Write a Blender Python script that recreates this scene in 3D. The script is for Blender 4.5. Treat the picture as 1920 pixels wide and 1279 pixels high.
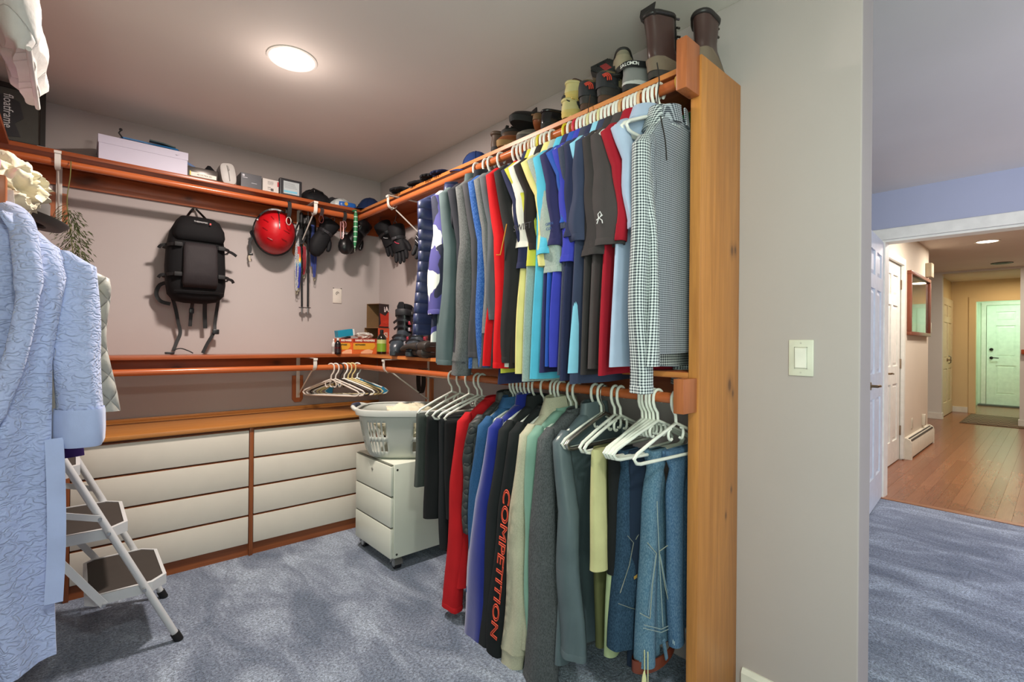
import bpy, bmesh, math, random
from mathutils import Vector, Matrix
R = math.radians
sc = bpy.context.scene
for o in list(bpy.data.objects): bpy.data.objects.remove(o)
C = sc.collection

# ---------------- camera, world, light, exposure ----------------
H = 1.2                                   # camera height; world: floor z=0, right wall x=1.737, back wall y=3.473
YAW, PITCH, ROLL, F = R(41.802), R(.122), R(.535), 917.76
fw = Vector((math.sin(YAW)*math.cos(PITCH), math.cos(YAW)*math.cos(PITCH), math.sin(PITCH)))
rt = Vector((math.cos(YAW), -math.sin(YAW), 0)); up = rt.cross(fw)
rt, up = rt*math.cos(ROLL)+up*math.sin(ROLL), -rt*math.sin(ROLL)+up*math.cos(ROLL)
cd = bpy.data.cameras.new('camera'); cam = bpy.data.objects.new('camera', cd); C.objects.link(cam)
cam.matrix_world = Matrix(((rt.x, up.x, -fw.x, 0), (rt.y, up.y, -fw.y, 0), (rt.z, up.z, -fw.z, H), (0, 0, 0, 1)))
cd.sensor_width = 36; cd.lens = F/1920*36; cd.clip_start = .02
sc.camera = cam
sc.view_settings.view_transform = 'Standard'; sc.view_settings.look = 'None'
sc.view_settings.exposure = 0; sc.view_settings.gamma = 1; sc.view_settings.use_curve_mapping = False
w = bpy.data.worlds.new('sky'); sc.world = w; w.use_nodes = True
w.node_tree.nodes['Background'].inputs[0].default_value = (.62, .75, .85, 1)
w.node_tree.nodes['Background'].inputs[1].default_value = 1.0
def area(name, loc, rot, size, power, col, size_y=None, shape=None, spread=None):
    l = bpy.data.lights.new(name, 'AREA'); l.energy = power; l.color = col; l.size = size
    if size_y: l.shape = 'RECTANGLE'; l.size_y = size_y
    if shape: l.shape = shape
    if spread: l.spread = spread
    o = bpy.data.objects.new(name, l); C.objects.link(o); o.location = loc; o.rotation_euler = rot; o['kind'] = 'helper'
    return o
def spot(name, loc, power, col, r=.08, ang=150, rot=(0, 0, 0)):
    l = bpy.data.lights.new(name, 'SPOT'); l.energy = power; l.color = col; l.shadow_soft_size = r; l.spot_size = R(ang); l.spot_blend = .8
    o = bpy.data.objects.new(name, l); C.objects.link(o); o.location = loc; o.rotation_euler = rot; o['kind'] = 'helper'
    return o
LED = (.69, 2.21)
area('led_light', (LED[0], LED[1], 2.395), (0, 0, 0), .17, 42, (1, .88, .80), shape='DISK')
p_ = bpy.data.lights.new('led_glow', 'POINT'); p_.energy = 1.6; p_.color = (1, .84, .76); p_.shadow_soft_size = .06; o_ = bpy.data.objects.new('led_glow', p_); C.objects.link(o_); o_.location = (LED[0], LED[1], 2.25); o_['kind'] = 'helper'
area('window_light', (-.60, -.62, 1.45), (R(112), 0, R(-90)), 1.05, 46, (.80, 1, .84), 1.4)
area('entry_fill_light', (.12, -.38, 2.39), (0, 0, 0), .17, 22, (.95, 1, .95), shape='DISK')  # added fill from behind the camera for robe and clothes fronts, no known fixture
area('bedroom_window_light', (1.84, -2.2, 1.4), (R(98), 0, R(-90)), 1.9, 105, (.90, .87, 1), 1.5)
area('hall_light', (7.84, .56, 2.395), (0, 0, 0), .16, 18, (1, .88, .78), shape='DISK')
area('hall_light', (6.1, .35, 2.395), (0, 0, 0), .16, 38, (1, .9, .8), shape='DISK')
area('hall_light', (9.7, .2, 2.395), (0, 0, 0), .16, 16, (1, .86, .72), shape='DISK')
area('nook_light', (11.4, .5, 2.33), (0, 0, 0), .3, 9, (1, .78, .5), shape='DISK')
area('vestibule_light', (13.0, .5, 2.33), (0, 0, 0), .4, 22, (.75, 1, .8), shape='DISK')

def pt(px, py, X=None, Y=None, Z=None):
    d = fw + rt*((px-960)/F) + up*((639.5-py)/F)
    if X is not None: t = X/d.x
    elif Y is not None: t = Y/d.y
    else: t = (Z-H)/d.z
    return Vector((0, 0, H)) + d*t

# ---------------- materials ----------------
def srgb(c):
    if isinstance(c, str): c = [int(c[i:i+2], 16) for i in (0, 2, 4)]
    return tuple(((v/255)/12.92 if v/255 <= .04045 else ((v/255+.055)/1.055)**2.4) for v in c)+(1,)
class NT:
    def __init__(s, name):
        s.m = bpy.data.materials.new(name); s.m.use_nodes = True; s.t = s.m.node_tree; s.b = s.t.nodes['Principled BSDF']
    def n(s, kind, **kw):
        nd = s.t.nodes.new(kind)
        for k, v in kw.items():
            if k.startswith('i_'):
                k = k[2:]; key = int(k) if k.isdigit() else k.replace('_', ' ')
                nd.inputs[key].default_value = v
            else: setattr(nd, k, v)
        return nd
    def l(s, a, b): s.t.links.new(a, b)
    def ramp(s, src, stops, interp='LINEAR'):
        r = s.n('ShaderNodeValToRGB'); r.color_ramp.interpolation = interp
        e = r.color_ramp.elements
        while len(e) < len(stops): e.new(.5)
        for i, (p, c) in enumerate(stops): e[i].position = p; e[i].color = c
        s.l(src, r.inputs[0]); return r.outputs[0]
    def coords(s, scale=(1, 1, 1), rot=(0, 0, 0), kind='Object'):
        tc = s.n('ShaderNodeTexCoord'); mp = s.n('ShaderNodeMapping'); mp.inputs['Scale'].default_value = scale; mp.inputs['Rotation'].default_value = rot
        s.l(tc.outputs[kind], mp.inputs[0]); return mp.outputs[0]
    def noise(s, co, scale, detail=3, rough=.5, dist=0):
        n = s.n('ShaderNodeTexNoise'); n.inputs['Scale'].default_value = scale; n.inputs['Detail'].default_value = detail
        n.inputs['Roughness'].default_value = rough; n.inputs['Distortion'].default_value = dist; s.l(co, n.inputs['Vector']); return n.outputs['Fac']
    def bump(s, h, strength=.3, dist=.002):
        b = s.n('ShaderNodeBump'); b.inputs['Strength'].default_value = strength; b.inputs['Distance'].default_value = dist
        s.l(h, b.inputs['Height']); s.l(b.outputs[0], s.b.inputs['Normal'])
    def mixc(s, fac, a, b):
        m = s.n('ShaderNodeMix', data_type='RGBA')
        for v, i in ((fac, 0), (a, 6), (b, 7)):
            if hasattr(v, 'node'): s.l(v, m.inputs[i])
            else: m.inputs[i].default_value = v
        return m.outputs[2]
    def math(s, op, a, b=0):
        m = s.n('ShaderNodeMath', operation=op)
        for v, i in ((a, 0), (b, 1)):
            if hasattr(v, 'node'): s.l(v, m.inputs[i])
            else: m.inputs[i].default_value = v
        return m.outputs[0]
CACHE = {}
def cached(fn):
    def g(*a, **k):
        key = (fn.__name__, a, tuple(sorted(k.items())))
        if key not in CACHE: CACHE[key] = fn(*a, **k)
        return CACHE[key]
    return g
def dim(c, f): return (c[0]*f, c[1]*f, c[2]*f, 1)
@cached
def plain(col, rough=.5, metal=0., spec=.5, var=.06, emit=0):
    t = NT('plain'); c = srgb(col)
    nz = t.noise(t.coords(), 14, 3)
    t.l(t.ramp(nz, [(.3, dim(c, 1-var)), (.7, dim(c, 1+var))]), t.b.inputs['Base Color'])
    t.b.inputs['Roughness'].default_value = rough; t.b.inputs['Metallic'].default_value = metal
    t.b.inputs['Specular IOR Level'].default_value = spec
    if emit: t.b.inputs['Emission Color'].default_value = c; t.b.inputs['Emission Strength'].default_value = emit
    return t.m
@cached
def fabric(col, weave=900, heather=0., rough=.92, bump=.35, wrinkle=.18, sheen=.0, alt=None):
    t = NT('fabric'); c = srgb(col); co = t.coords()
    big = t.noise(co, 9, 4)
    base = t.ramp(big, [(.3, dim(c, .9)), (.7, dim(c, 1.08))])
    if heather:
        h = t.noise(t.coords((1, 1, .35)), 420, 2, .7)
        c2 = srgb(alt) if alt else dim(c, 1+heather*2)
        base = t.mixc(t.ramp(h, [(.42, (0, 0, 0, 1)), (.62, (heather*2,)*3+(1,))]), base, c2)
    t.l(base, t.b.inputs['Base Color'])
    fine = t.noise(co, weave, 2)
    hgt = fine
    if wrinkle:
        wn = t.noise(t.coords((1, 1, .45)), 16, 3, .5, .8)
        hgt = t.math('ADD', t.math('MULTIPLY', fine, .15), t.math('MULTIPLY', wn, wrinkle*8))
    t.bump(hgt, bump, .0015)
    t.b.inputs['Roughness'].default_value = rough; t.b.inputs['Sheen Weight'].default_value = sheen
    t.b.inputs['Specular IOR Level'].default_value = .25
    return t.m
@cached
def gingham(dark='1c2a36', light='dfe6e6', per=.0085, rot=0.):
    t = NT('gingham'); tc = t.n('ShaderNodeTexCoord'); sp = t.n('ShaderNodeSeparateXYZ'); t.l(tc.outputs['UV'], sp.inputs[0])
    u = sp.outputs[0]; v = sp.outputs[1]
    if rot:
        u, v = t.math('ADD', t.math('MULTIPLY', u, math.cos(rot)), t.math('MULTIPLY', v, math.sin(rot))), t.math('SUBTRACT', t.math('MULTIPLY', v, math.cos(rot)), t.math('MULTIPLY', u, math.sin(rot)))
    def st(x): return t.math('GREATER_THAN', t.math('SINE', t.math('MULTIPLY', x, 2*math.pi/per)), 0)
    s2 = t.math('MULTIPLY', t.math('ADD', st(u), st(v)), .5)
    d, l = srgb(dark), srgb(light); mid = tuple((a*.55+b*.45) for a, b in zip(d, l))
    t.l(t.ramp(s2, [(0, l), (.45, mid), (.9, d)]), t.b.inputs['Base Color']); t.t.nodes[-1].color_ramp.interpolation = 'CONSTANT'
    t.bump(t.noise(t.coords((1, 1, .4)), 24, 4), .4, .004); t.b.inputs['Roughness'].default_value = .9
    return t.m
@cached
def quilt(col, size=.035, rough=.45, bump=1., axis='xz', straight=False):
    t = NT('quilted'); c = srgb(col); tc = t.n('ShaderNodeTexCoord'); sp = t.n('ShaderNodeSeparateXYZ'); t.l(tc.outputs['Object'], sp.inputs[0])
    u = t.math('ADD', sp.outputs[0], sp.outputs[1]); v = sp.outputs[2]
    if straight: a = b = v
    else: a = t.math('ADD', u, v); b = t.math('SUBTRACT', u, v)
    k = math.pi/size/(1 if straight else 1.41)
    h = t.math('MULTIPLY', t.math('ABSOLUTE', t.math('SINE', t.math('MULTIPLY', a, k))), t.math('ABSOLUTE', t.math('SINE', t.math('MULTIPLY', b, k))))
    h = t.math('POWER', h, .35)
    nz = t.noise(t.coords(), 40, 3)
    h = t.math('ADD', h, t.math('MULTIPLY', nz, .25))
    t.l(t.ramp(t.noise(t.coords(), 12, 3), [(.3, dim(c, .9)), (.7, dim(c, 1.07))]), t.b.inputs['Base Color'])
    t.bump(h, bump, .008); t.b.inputs['Roughness'].default_value = rough; return t.m
@cached
def wood(c1, c2, axis=0, scale=1., rough=.38, knots=()):
    t = NT('wood'); sx = [22, 22, 22]; sx[axis] = 1.1
    co = t.coords(tuple(v*scale for v in sx))
    n1 = t.noise(co, 1.2, 5, .6, 1.1); n2 = t.noise(co, 7, 3, .6)
    f = t.math('ADD', t.math('MULTIPLY', n1, .75), t.math('MULTIPLY', n2, .25))
    col = t.ramp(f, [(.3, srgb(c2)), (.5, tuple((a+b)/2 for a, b in zip(srgb(c1), srgb(c2)))), (.68, srgb(c1))])
    for (kx, ky, kz, kr) in knots:
        tc = t.n('ShaderNodeTexCoord'); vs = t.n('ShaderNodeVectorMath', operation='SUBTRACT'); vs.inputs[1].default_value = (kx, ky, kz)
        t.l(tc.outputs['Object'], vs.inputs[0]); vm = t.n('ShaderNodeVectorMath', operation='MULTIPLY'); sc_ = [1, 1, 1]; sc_[axis] = .55; vm.inputs[1].default_value = sc_
        t.l(vs.outputs[0], vm.inputs[0]); vl = t.n('ShaderNodeVectorMath', operation='LENGTH'); t.l(vm.outputs[0], vl.inputs[0])
        fac = t.ramp(vl.outputs['Value'], [(0, (.8, .8, .8, 1)), (kr*.55, (.75, .75, .75, 1)), (kr, (.25, .25, .25, 1)), (kr*2.2, (0, 0, 0, 1))])
        col = t.mixc(fac, col, srgb('4a2412'))
    t.l(col, t.b.inputs['Base Color']); t.bump(n2, .06, .001)
    t.b.inputs['Roughness'].default_value = rough; return t.m
@cached
def wall_paint(col, rough=.7):
    t = NT('wall paint'); c = srgb(col)
    t.l(t.ramp(t.noise(t.coords(), 2, 3), [(.3, dim(c, .97)), (.7, dim(c, 1.02))]), t.b.inputs['Base Color'])
    t.bump(t.noise(t.coords(), 160, 3), .12, .001); t.b.inputs['Roughness'].default_value = rough
    t.b.inputs['Specular IOR Level'].default_value = .3; return t.m
def carpet_mat(c1, c2, c3):
    t = NT('carpet'); co = t.coords()
    sw = t.noise(t.coords((1.5, .6, 1), (0, 0, .75)), 3.2, 6, .62, .7)
    tuft = t.noise(co, 95, 3, .75); sp = t.noise(co, 210, 2, .8)
    base = t.ramp(sw, [(.36, srgb(c1)), (.5, srgb(c2)), (.64, srgb(c3))])
    speck = t.ramp(t.math('ADD', t.math('MULTIPLY', tuft, .6), t.math('MULTIPLY', sp, .4)), [(.36, (.22, .23, .26, 1)), (.5, (.95, .95, .95, 1)), (.64, (1.9, 1.9, 1.85, 1))])
    m = t.n('ShaderNodeMix', data_type='RGBA', blend_type='MULTIPLY'); m.inputs[0].default_value = 1; m.clamp_result = False
    t.l(base, m.inputs[6]); t.l(speck, m.inputs[7]); t.l(m.outputs[2], t.b.inputs['Base Color'])
    t.bump(t.math('ADD', tuft, t.math('MULTIPLY', sw, 2.)), .9, .012); t.b.inputs['Roughness'].default_value = 1; t.b.inputs['Specular IOR Level'].default_value = .1
    t.b.inputs['Sheen Weight'].default_value = .3; return t.m

# ---------------- mesh helpers ----------------
class MB:
    def __init__(s): s.bm = bmesh.new()
    def _xf(s, vs, M):
        if M is not None: bmesh.ops.transform(s.bm, matrix=M, verts=vs)
    def box(s, x0, x1, y0, y1, z0, z1, bev=0, M=None, seg=2):
        vs = bmesh.ops.create_cube(s.bm, size=1)['verts']
        for v in vs: v.co = Vector(((x0+x1)/2+v.co.x*(x1-x0), (y0+y1)/2+v.co.y*(y1-y0), (z0+z1)/2+v.co.z*(z1-z0)))
        if bev:
            es = list({e for v in vs for e in v.link_edges})
            r = bmesh.ops.bevel(s.bm, geom=es, offset=bev, segments=seg, affect='EDGES', profile=.5)
            vs = list({v for f in r['faces'] for v in f.verts} | {v for v in vs if v.is_valid})
        s._xf(vs, M); return s
    def loft(s, rings, cap0=True, cap1=True, M=None):
        rows = [[s.bm.verts.new(p) for p in r] for r in rings]
        for a, b in zip(rows, rows[1:]):
            n = len(a)
            for i in range(n):
                s.bm.faces.new((a[i], a[(i+1) % n], b[(i+1) % n], b[i]))
        if cap0: s.bm.faces.new(rows[0][::-1])
        if cap1: s.bm.faces.new(rows[-1])
        s._xf([v for r in rows for v in r], M); return s
    def tube(s, pts, r, seg=8, closed=False, flat=1.0, M=None):
        pts = [Vector(p) for p in pts]; n = len(pts); rs = r if isinstance(r, (list, tuple)) else [r]*n
        rows = []; prev = None
        for i, p in enumerate(pts):
            a = pts[i-1] if (i or closed) else p; b = pts[(i+1) % n] if (i < n-1 or closed) else p
            d = (b-a).normalized() if (b-a).length > 1e-9 else Vector((0, 0, 1))
            if prev is None:
                u = d.orthogonal().normalized()
            else:
                u = prev-d*prev.dot(d); u = u.normalized() if u.length > 1e-6 else d.orthogonal().normalized()
            prev = u; v = d.cross(u)
            rows.append([s.bm.verts.new(p+(u*math.cos(2*math.pi*k/seg)+v*flat*math.sin(2*math.pi*k/seg))*rs[i]) for k in range(seg)])
        it = list(zip(rows, rows[1:]))
        if closed: it.append((rows[-1], rows[0]))
        for a, b in it:
            for k in range(seg): s.bm.faces.new((a[k], a[(k+1) % seg], b[(k+1) % seg], b[k]))
        if not closed:
            s.bm.faces.new(rows[0][::-1]); s.bm.faces.new(rows[-1])
        s._xf([v for q in rows for v in q], M); return s
    def ribbon(s, pts, w, th, nrm=(0, 1, 0), M=None):
        pts = [Vector(p) for p in pts]; nrm = Vector(nrm); rings = []
        for i, p in enumerate(pts):
            d = (pts[min(i+1, len(pts)-1)]-pts[max(i-1, 0)]).normalized(); sd = d.cross(nrm)
            if sd.length < 1e-5: sd = d.orthogonal()
            sd.normalize(); n = sd.cross(d); ww = w[i] if isinstance(w, (list, tuple)) else w
            rings.append([p+sd*ww/2+n*th/2, p-sd*ww/2+n*th/2, p-sd*ww/2-n*th/2, p+sd*ww/2-n*th/2])
        return s.loft(rings, M=M)
    def ball(s, c, r, seg=12, M=None):
        r = r if isinstance(r, (list, tuple)) else (r, r, r); n = max(4, seg//2)
        rings = [[Vector(c)+Vector((r[0]*math.sin(math.pi*i/n)*math.cos(2*math.pi*k/seg), r[1]*math.sin(math.pi*i/n)*math.sin(2*math.pi*k/seg), r[2]*math.cos(math.pi*i/n))) for k in range(seg)] for i in range(1, n)]
        rings = rings[::-1]
        return s.loft(rings, M=M)
    def prism(s, outline, a, b, plane='xz', M=None, bev=0):
        def mk(u, v, w):
            return {'xz': (u, w, v), 'xy': (u, v, w), 'yz': (w, u, v)}[plane]
        r0 = [s.bm.verts.new(mk(u, v, a)) for u, v in outline]; r1 = [s.bm.verts.new(mk(u, v, b)) for u, v in outline]
        n = len(r0); fs = [s.bm.faces.new(r0), s.bm.faces.new(r1[::-1])]
        for i in range(n): fs.append(s.bm.faces.new((r0[i], r1[i], r1[(i+1) % n], r0[(i+1) % n])))
        s._xf(r0+r1, M); return s
    def cyl(s, p0, p1, r, seg=16): return s.tube([p0, p1], r, seg)
    def build(s, name, mat, parent=None, smooth=40, kind=None, loc=None, label=None):
        bmesh.ops.recalc_face_normals(s.bm, faces=s.bm.faces[:])
        me = bpy.data.meshes.new(name); s.bm.to_mesh(me); s.bm.free()
        if smooth:
            me.polygons.foreach_set('use_smooth', [True]*len(me.polygons)); me.set_sharp_from_angle(angle=R(smooth))
        me.materials.append(mat)
        o = bpy.data.objects.new(name, me); C.objects.link(o)
        if parent: o.parent = parent
        if kind: o['kind'] = kind
        if loc: o.location = loc
        if label: o['label'] = label
        return o
def thing(name, label, cat, loc=(0, 0, 0), rz=0, group=None):
    o = bpy.data.objects.new(name, None); C.objects.link(o); o.location = loc; o.rotation_euler = (0, 0, rz); o.empty_display_size = .05
    o['label'] = label; o['category'] = cat
    if group: o['group'] = group
    return o
def tag(o, label, cat, group=None):
    o['label'] = label; o['category'] = cat
    if group: o['group'] = group
    return o
def dup(root, loc, rot=None, label=None, group=None):
    r = root.copy(); C.objects.link(r); r.location = loc
    if rot is not None: r.rotation_euler = rot
    if label: r['label'] = label
    if group: r['group'] = group
    for ch in list(root.children):
        c = ch.copy(); C.objects.link(c); c.parent = r
        for g in ch.children:
            d = g.copy(); C.objects.link(d); d.parent = c
    return r
def text(s, size, mat, parent, M, name='lettering', ext=.0004, bold=0., align='CENTER', xs=1.):
    cu = bpy.data.curves.new('t', 'FONT'); cu.body = s; cu.size = size; cu.extrude = ext; cu.align_x = align; cu.align_y = 'CENTER'; cu.offset = bold; cu.resolution_u = 3
    o = bpy.data.objects.new('t', cu); C.objects.link(o); bpy.context.view_layer.update()
    me = bpy.data.meshes.new_from_object(o.evaluated_get(bpy.context.evaluated_depsgraph_get())); bpy.data.objects.remove(o); bpy.data.curves.remove(cu)
    me.transform(M @ Matrix.Diagonal((xs, 1, 1, 1))); me.materials.clear(); me.materials.append(mat)
    t = bpy.data.objects.new(name, me); C.objects.link(t); t.parent = parent; return t
def frame(origin, xdir, ydir):
    x = Vector(xdir).normalized(); y = Vector(ydir); y = (y-x*y.dot(x)).normalized(); z = x.cross(y)
    return Matrix(((x.x, y.x, z.x, origin[0]), (x.y, y.y, z.y, origin[1]), (x.z, y.z, z.z, origin[2]), (0, 0, 0, 1)))
def lerp(a, b, t): return a+(b-a)*t
def interp(t, ks):
    for (t0, v0), (t1, v1) in zip(ks, ks[1:]):
        if t <= t1:
            u = (t-t0)/(t1-t0) if t1 > t0 else 0; u = max(0, min(1, u)); return v0+(v1-v0)*u
    return ks[-1][1]
def smoothp(pts, n=6):
    pts = [Vector(p) for p in pts]; out = []
    for i in range(len(pts)-1):
        p0 = pts[max(i-1, 0)]; p1 = pts[i]; p2 = pts[i+1]; p3 = pts[min(i+2, len(pts)-1)]
        for k in range(n):
            t = k/n; out.append(.5*((2*p1)+(p2-p0)*t+(2*p0-5*p1+4*p2-p3)*t*t+(3*p1-p0-3*p2+p3)*t**3))
    return out+[pts[-1]]
def struct(name, mb, mat, parent=None, smooth=0): return mb.build(name, mat, parent, smooth, kind='structure')
# ---------------- setting ----------------
XL, XR, YB, YS, ZC = -.507, 1.737, 3.473, -1.25, 2.412
CARPET = carpet_mat('667388', '8590a4', 'abb8ca')
WP = wall_paint('b7adaa'); CEIL = wall_paint('e3dcd4'); TRIM = plain('e6e4d8', .45); WP2 = wall_paint('a9aec2'); WPH = wall_paint('e0d5c2')
struct('floor', MB().box(XL-.1, 4.75, -3.6, 3.6, -.05, 0), CARPET)
struct('wall_back', MB().box(XL-.12, XR+.12, YB, YB+.1, 0, ZC), WP)
struct('wall_left', MB().box(XL-.1, XL, -.1, YB, 0, ZC).box(XL-.1, XL, YS, -1.15, 0, ZC).box(XL-.1, XL, -1.15, -.1, 0, .75).box(XL-.1, XL, -1.15, -.1, 2.15, ZC), WP)
Y1 = .393; W2 = 1.858
struct('wall_right', MB().box(XR, W2, Y1, YB, 0, ZC, .004), WP)
struct('wall_south', MB().box(XL-.1, XR, YS-.1, YS, 0, ZC), WP)
struct('ceiling', MB().box(XL-.1, 10.7, -3.6, 3.6, ZC, ZC+.06), CEIL)
struct('wall_bedroom_north', MB().box(W2, 4.9, 3.5, 3.6, 0, ZC), WP2)
m = MB(); m.box(XR, 4.9, -3.6, -3.5, 0, ZC)
struct('wall_bedroom_south', m, WP2)
struct('wall_bedroom_west', MB().box(XR, W2, -1.2, -.75, 0, ZC).box(XR, W2, -3.5, -3.2, 0, ZC).box(XR, W2, -3.2, -1.2, 0, .6).box(XR, W2, -3.2, -1.2, 2.2, ZC), WP2)
X3, YJ = 4.749, .935
m = MB(); m.box(X3, X3+.13, YJ, 3.5, 0, ZC).box(X3, X3+.13, -.06, YJ, 2.03, ZC).box(X3, X3+.13, -3.5, -.06, 0, ZC)
struct('wall_bedroom_east', m, WP2)
# door casing of the bedroom doorway
c = MB(); c.box(X3-.018, X3, YJ, YJ+.085, 0, 2.03).box(X3-.018, X3, -.145, -.06, 0, 2.03)
c.box(X3-.018, X3, -.145, YJ+.085, 2.03, 2.115, .004)
c.box(X3+.0005, X3+.135, YJ-.018, YJ-.0005, 0, 2.029).box(X3+.0005, X3+.135, -.0595, -.042, 0, 2.029).box(X3+.0005, X3+.135, -.0419, YJ-.0181, 2.012, 2.029)
struct('trim_1', c, TRIM)
# window frames behind the camera
for nm, x0, x1, z0, z1, M in (('window_1', -1.15, -.1, .75, 2.15, Matrix.Translation((XL-.05, 0, 0)) @ Matrix.Rotation(R(90), 4, 'Z')), ('window_2', -3.2, -1.2, .6, 2.2, Matrix.Translation((XR+.06, 0, 0)) @ Matrix.Rotation(R(90), 4, 'Z'))):
    f = MB()
    for a, b, c0, d in ((x0, x1, z0, z0+.05), (x0, x1, z1-.05, z1), (x0, x0+.05, z0, z1), (x1-.05, x1, z0, z1), ((x0+x1)/2-.02, (x0+x1)/2+.02, z0, z1)):
        f.box(a, b, -.03, .03, c0, d, .003, M)
    struct(nm, f, TRIM)
# baseboards
struct('baseboard_right', MB().prism([(0, 0), (-.016, 0), (-.016, .068), (-.006, .082), (0, .082)], Y1, .726, 'xz', Matrix.Translation((XR, 0, 0))), TRIM)
struct('baseboard_bedroom', MB().box(X3-.015, X3, YJ+.085, 3.5, 0, .09), TRIM)
# hall
YH = 1.10; XE = 10.6
hf = MB().box(4.75, 14.0, -2.2, 3.4, -.06, -.012)
hall = struct('floor_hall', hf, plain('6b3d22', .5))
random.seed(4)
pl = [wood(a, b, 0, .9, .25) for a, b in (('9c6444', '7c4a30'), ('976042', '74442c'), ('a06a4a', '825036'))]
vers = []
for mt in pl:
    vers.append(MB().box(0, 1.1, 0, .0825, -.012, 0, .0006, seg=1))
meshes = []
for v, mt in zip(vers, pl):
    o = v.build('plank', mt, hall, 0); meshes.append(o.data); bpy.data.objects.remove(o)
y = -.45; r = 0
while y < 1.35:
    x = 4.75-random.random()*.9; r += 1
    while x < 12.2:
        ln = 1.1
        o = bpy.data.objects.new('plank', random.choice(meshes)); C.objects.link(o); o.parent = hall
        x0 = max(x, 4.75); L_ = x+ln-x0
        if L_ > .08:
            o.location = (x0, y, -random.random()*.0006); o.scale = (L_/1.1-.0005, 1, 1)
        else: bpy.data.objects.remove(o)
        x += ln
    y += .083
m = MB(); m.box(4.75, 14, -2.2, -.45, -.012, 0); m.box(4.75, 14, 1.35, 3.4, -.012, 0); m.box(12.2, 14, -.45, 1.35, -.012, 0)
struct('floor_hall_far', m, pl[1])
struct('trim_2', MB().box(4.72, 4.78, -.06, YJ, 0, .006, .002), wood('a86f47', '7d4a2b', 1))
struct('wall_hall_left', MB().box(X3+.13, 5.72, YH, YH+.1, 0, ZC).box(6.50, 8.0, YH, YH+.1, 0, ZC).box(5.72, 6.50, YH, YH+.1, 2.05, ZC).box(7.9, 8.0, YH+.1, 3.4, 0, ZC), WPH)
struct('wall_hall_end', MB().box(XE, XE+.12, 1.285, 3.4, 0, ZC).box(XE, XE+.12, -2.2, .395, 0, ZC).box(XE, XE+.12, .395, 1.285, 2.38, ZC), wall_paint('dcdad2'))
struct('wall_hall_right', MB().box(4.88, 14, -2.3, -2.2, 0, ZC), WPH)
struct('wall_hall_north', MB().box(8.0, 10.7, 3.4, 3.5, 0, ZC), WPH)
YW = wall_paint('e0c79a')
struct('ceiling_nook', MB().box(XE+.1, 14.1, -2.2, 3.4, 2.38, 2.44), CEIL)
struct('wall_nook_left', MB().box(XE+.12, 12.1, 1.335, 1.43, 0, 2.38), YW)
struct('wall_nook_end', MB().box(12.05, 12.15, 1.02, 1.43, 0, 2.38).box(12.05, 12.15, -2.2, 0, 0, 2.38).box(12.05, 12.15, 0, 1.02, 2.02, 2.38), YW)
GW = wall_paint('dbe6d2')
struct('wall_vestibule_left', MB().box(12.15, 14, 1.12, 1.2, 0, 2.38), GW)
struct('wall_vestibule_end', MB().box(13.92, 14.0, -1, 1.2, 0, 2.38), GW)
struct('wall_vestibule_right', MB().box(12.15, 14, -.5, -.4, 0, 2.38), GW)
b = MB()
for (x0, x1, y0, y1) in ((X3+.13, 5.66, YH-.014, YH), (6.56, 8.0, YH-.014, YH), (XE-.014, XE, 1.285, 3.4), (XE-.014, XE, -2.2, .395), (12.036, 12.05, 1.1, 1.335), (XE, XE+.12, 1.271, 1.285), (XE, XE+.12, .395, .409)):
    b.box(x0, x1, y0, y1, 0, .1, .002)
struct('baseboard_hall', b, TRIM)
c = MB(); c.box(12.03, 12.05, 1.0, 1.09, 0, 2.0).box(12.03, 12.05, -.07, 1.09, 2.0, 2.09).box(12.0501, 12.16, 1.0, 1.0199, 0, 2.0)
struct('trim_3', c, YW)
struct('trim_4', MB().box(13.9, 13.92, 1.0, 1.07, 0, 2.04).box(13.9, 13.92, .0, 1.07, 2.04, 2.1), TRIM)
struct('trim_5', MB().box(13.7, 13.91, .0, 1.1, -.001, .03), plain('5a5a56', .5))

def six_panel(W, Hh, mb, t=.035, both=True):
    """door leaf in local x 0..W, thickness y 0..t with recessed raised panels"""
    st = .11*W/.76; rails = [0, .24, .24+.0]
    xs = [(st, W/2-.045), (W/2+.045, W-st)]
    zs = [(.22, .80), (.98, 1.60), (1.70, Hh-.12)]
    # frame: stiles and rails
    mb.box(0, st, 0, t, 0, Hh, .001, seg=1).box(W-st, W, 0, t, 0, Hh, .001, seg=1).box(W/2-.045, W/2+.045, 0, t, 0, Hh)
    zz = [0]+[v for z in zs for v in z]+[Hh]
    for i in range(0, len(zz), 2): mb.box(st, W/2-.045, 0, t, zz[i], zz[i+1]).box(W/2+.045, W-st, 0, t, zz[i], zz[i+1])
    pan = []
    for a, b_ in xs:
        for z0, z1 in zs:
            mb.box(a-.001, b_+.001, t*.36, t*.64, z0-.001, z1+.001)
            pan.append((a+.012, b_-.012, z0+.012, z1-.012))
    return pan
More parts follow.
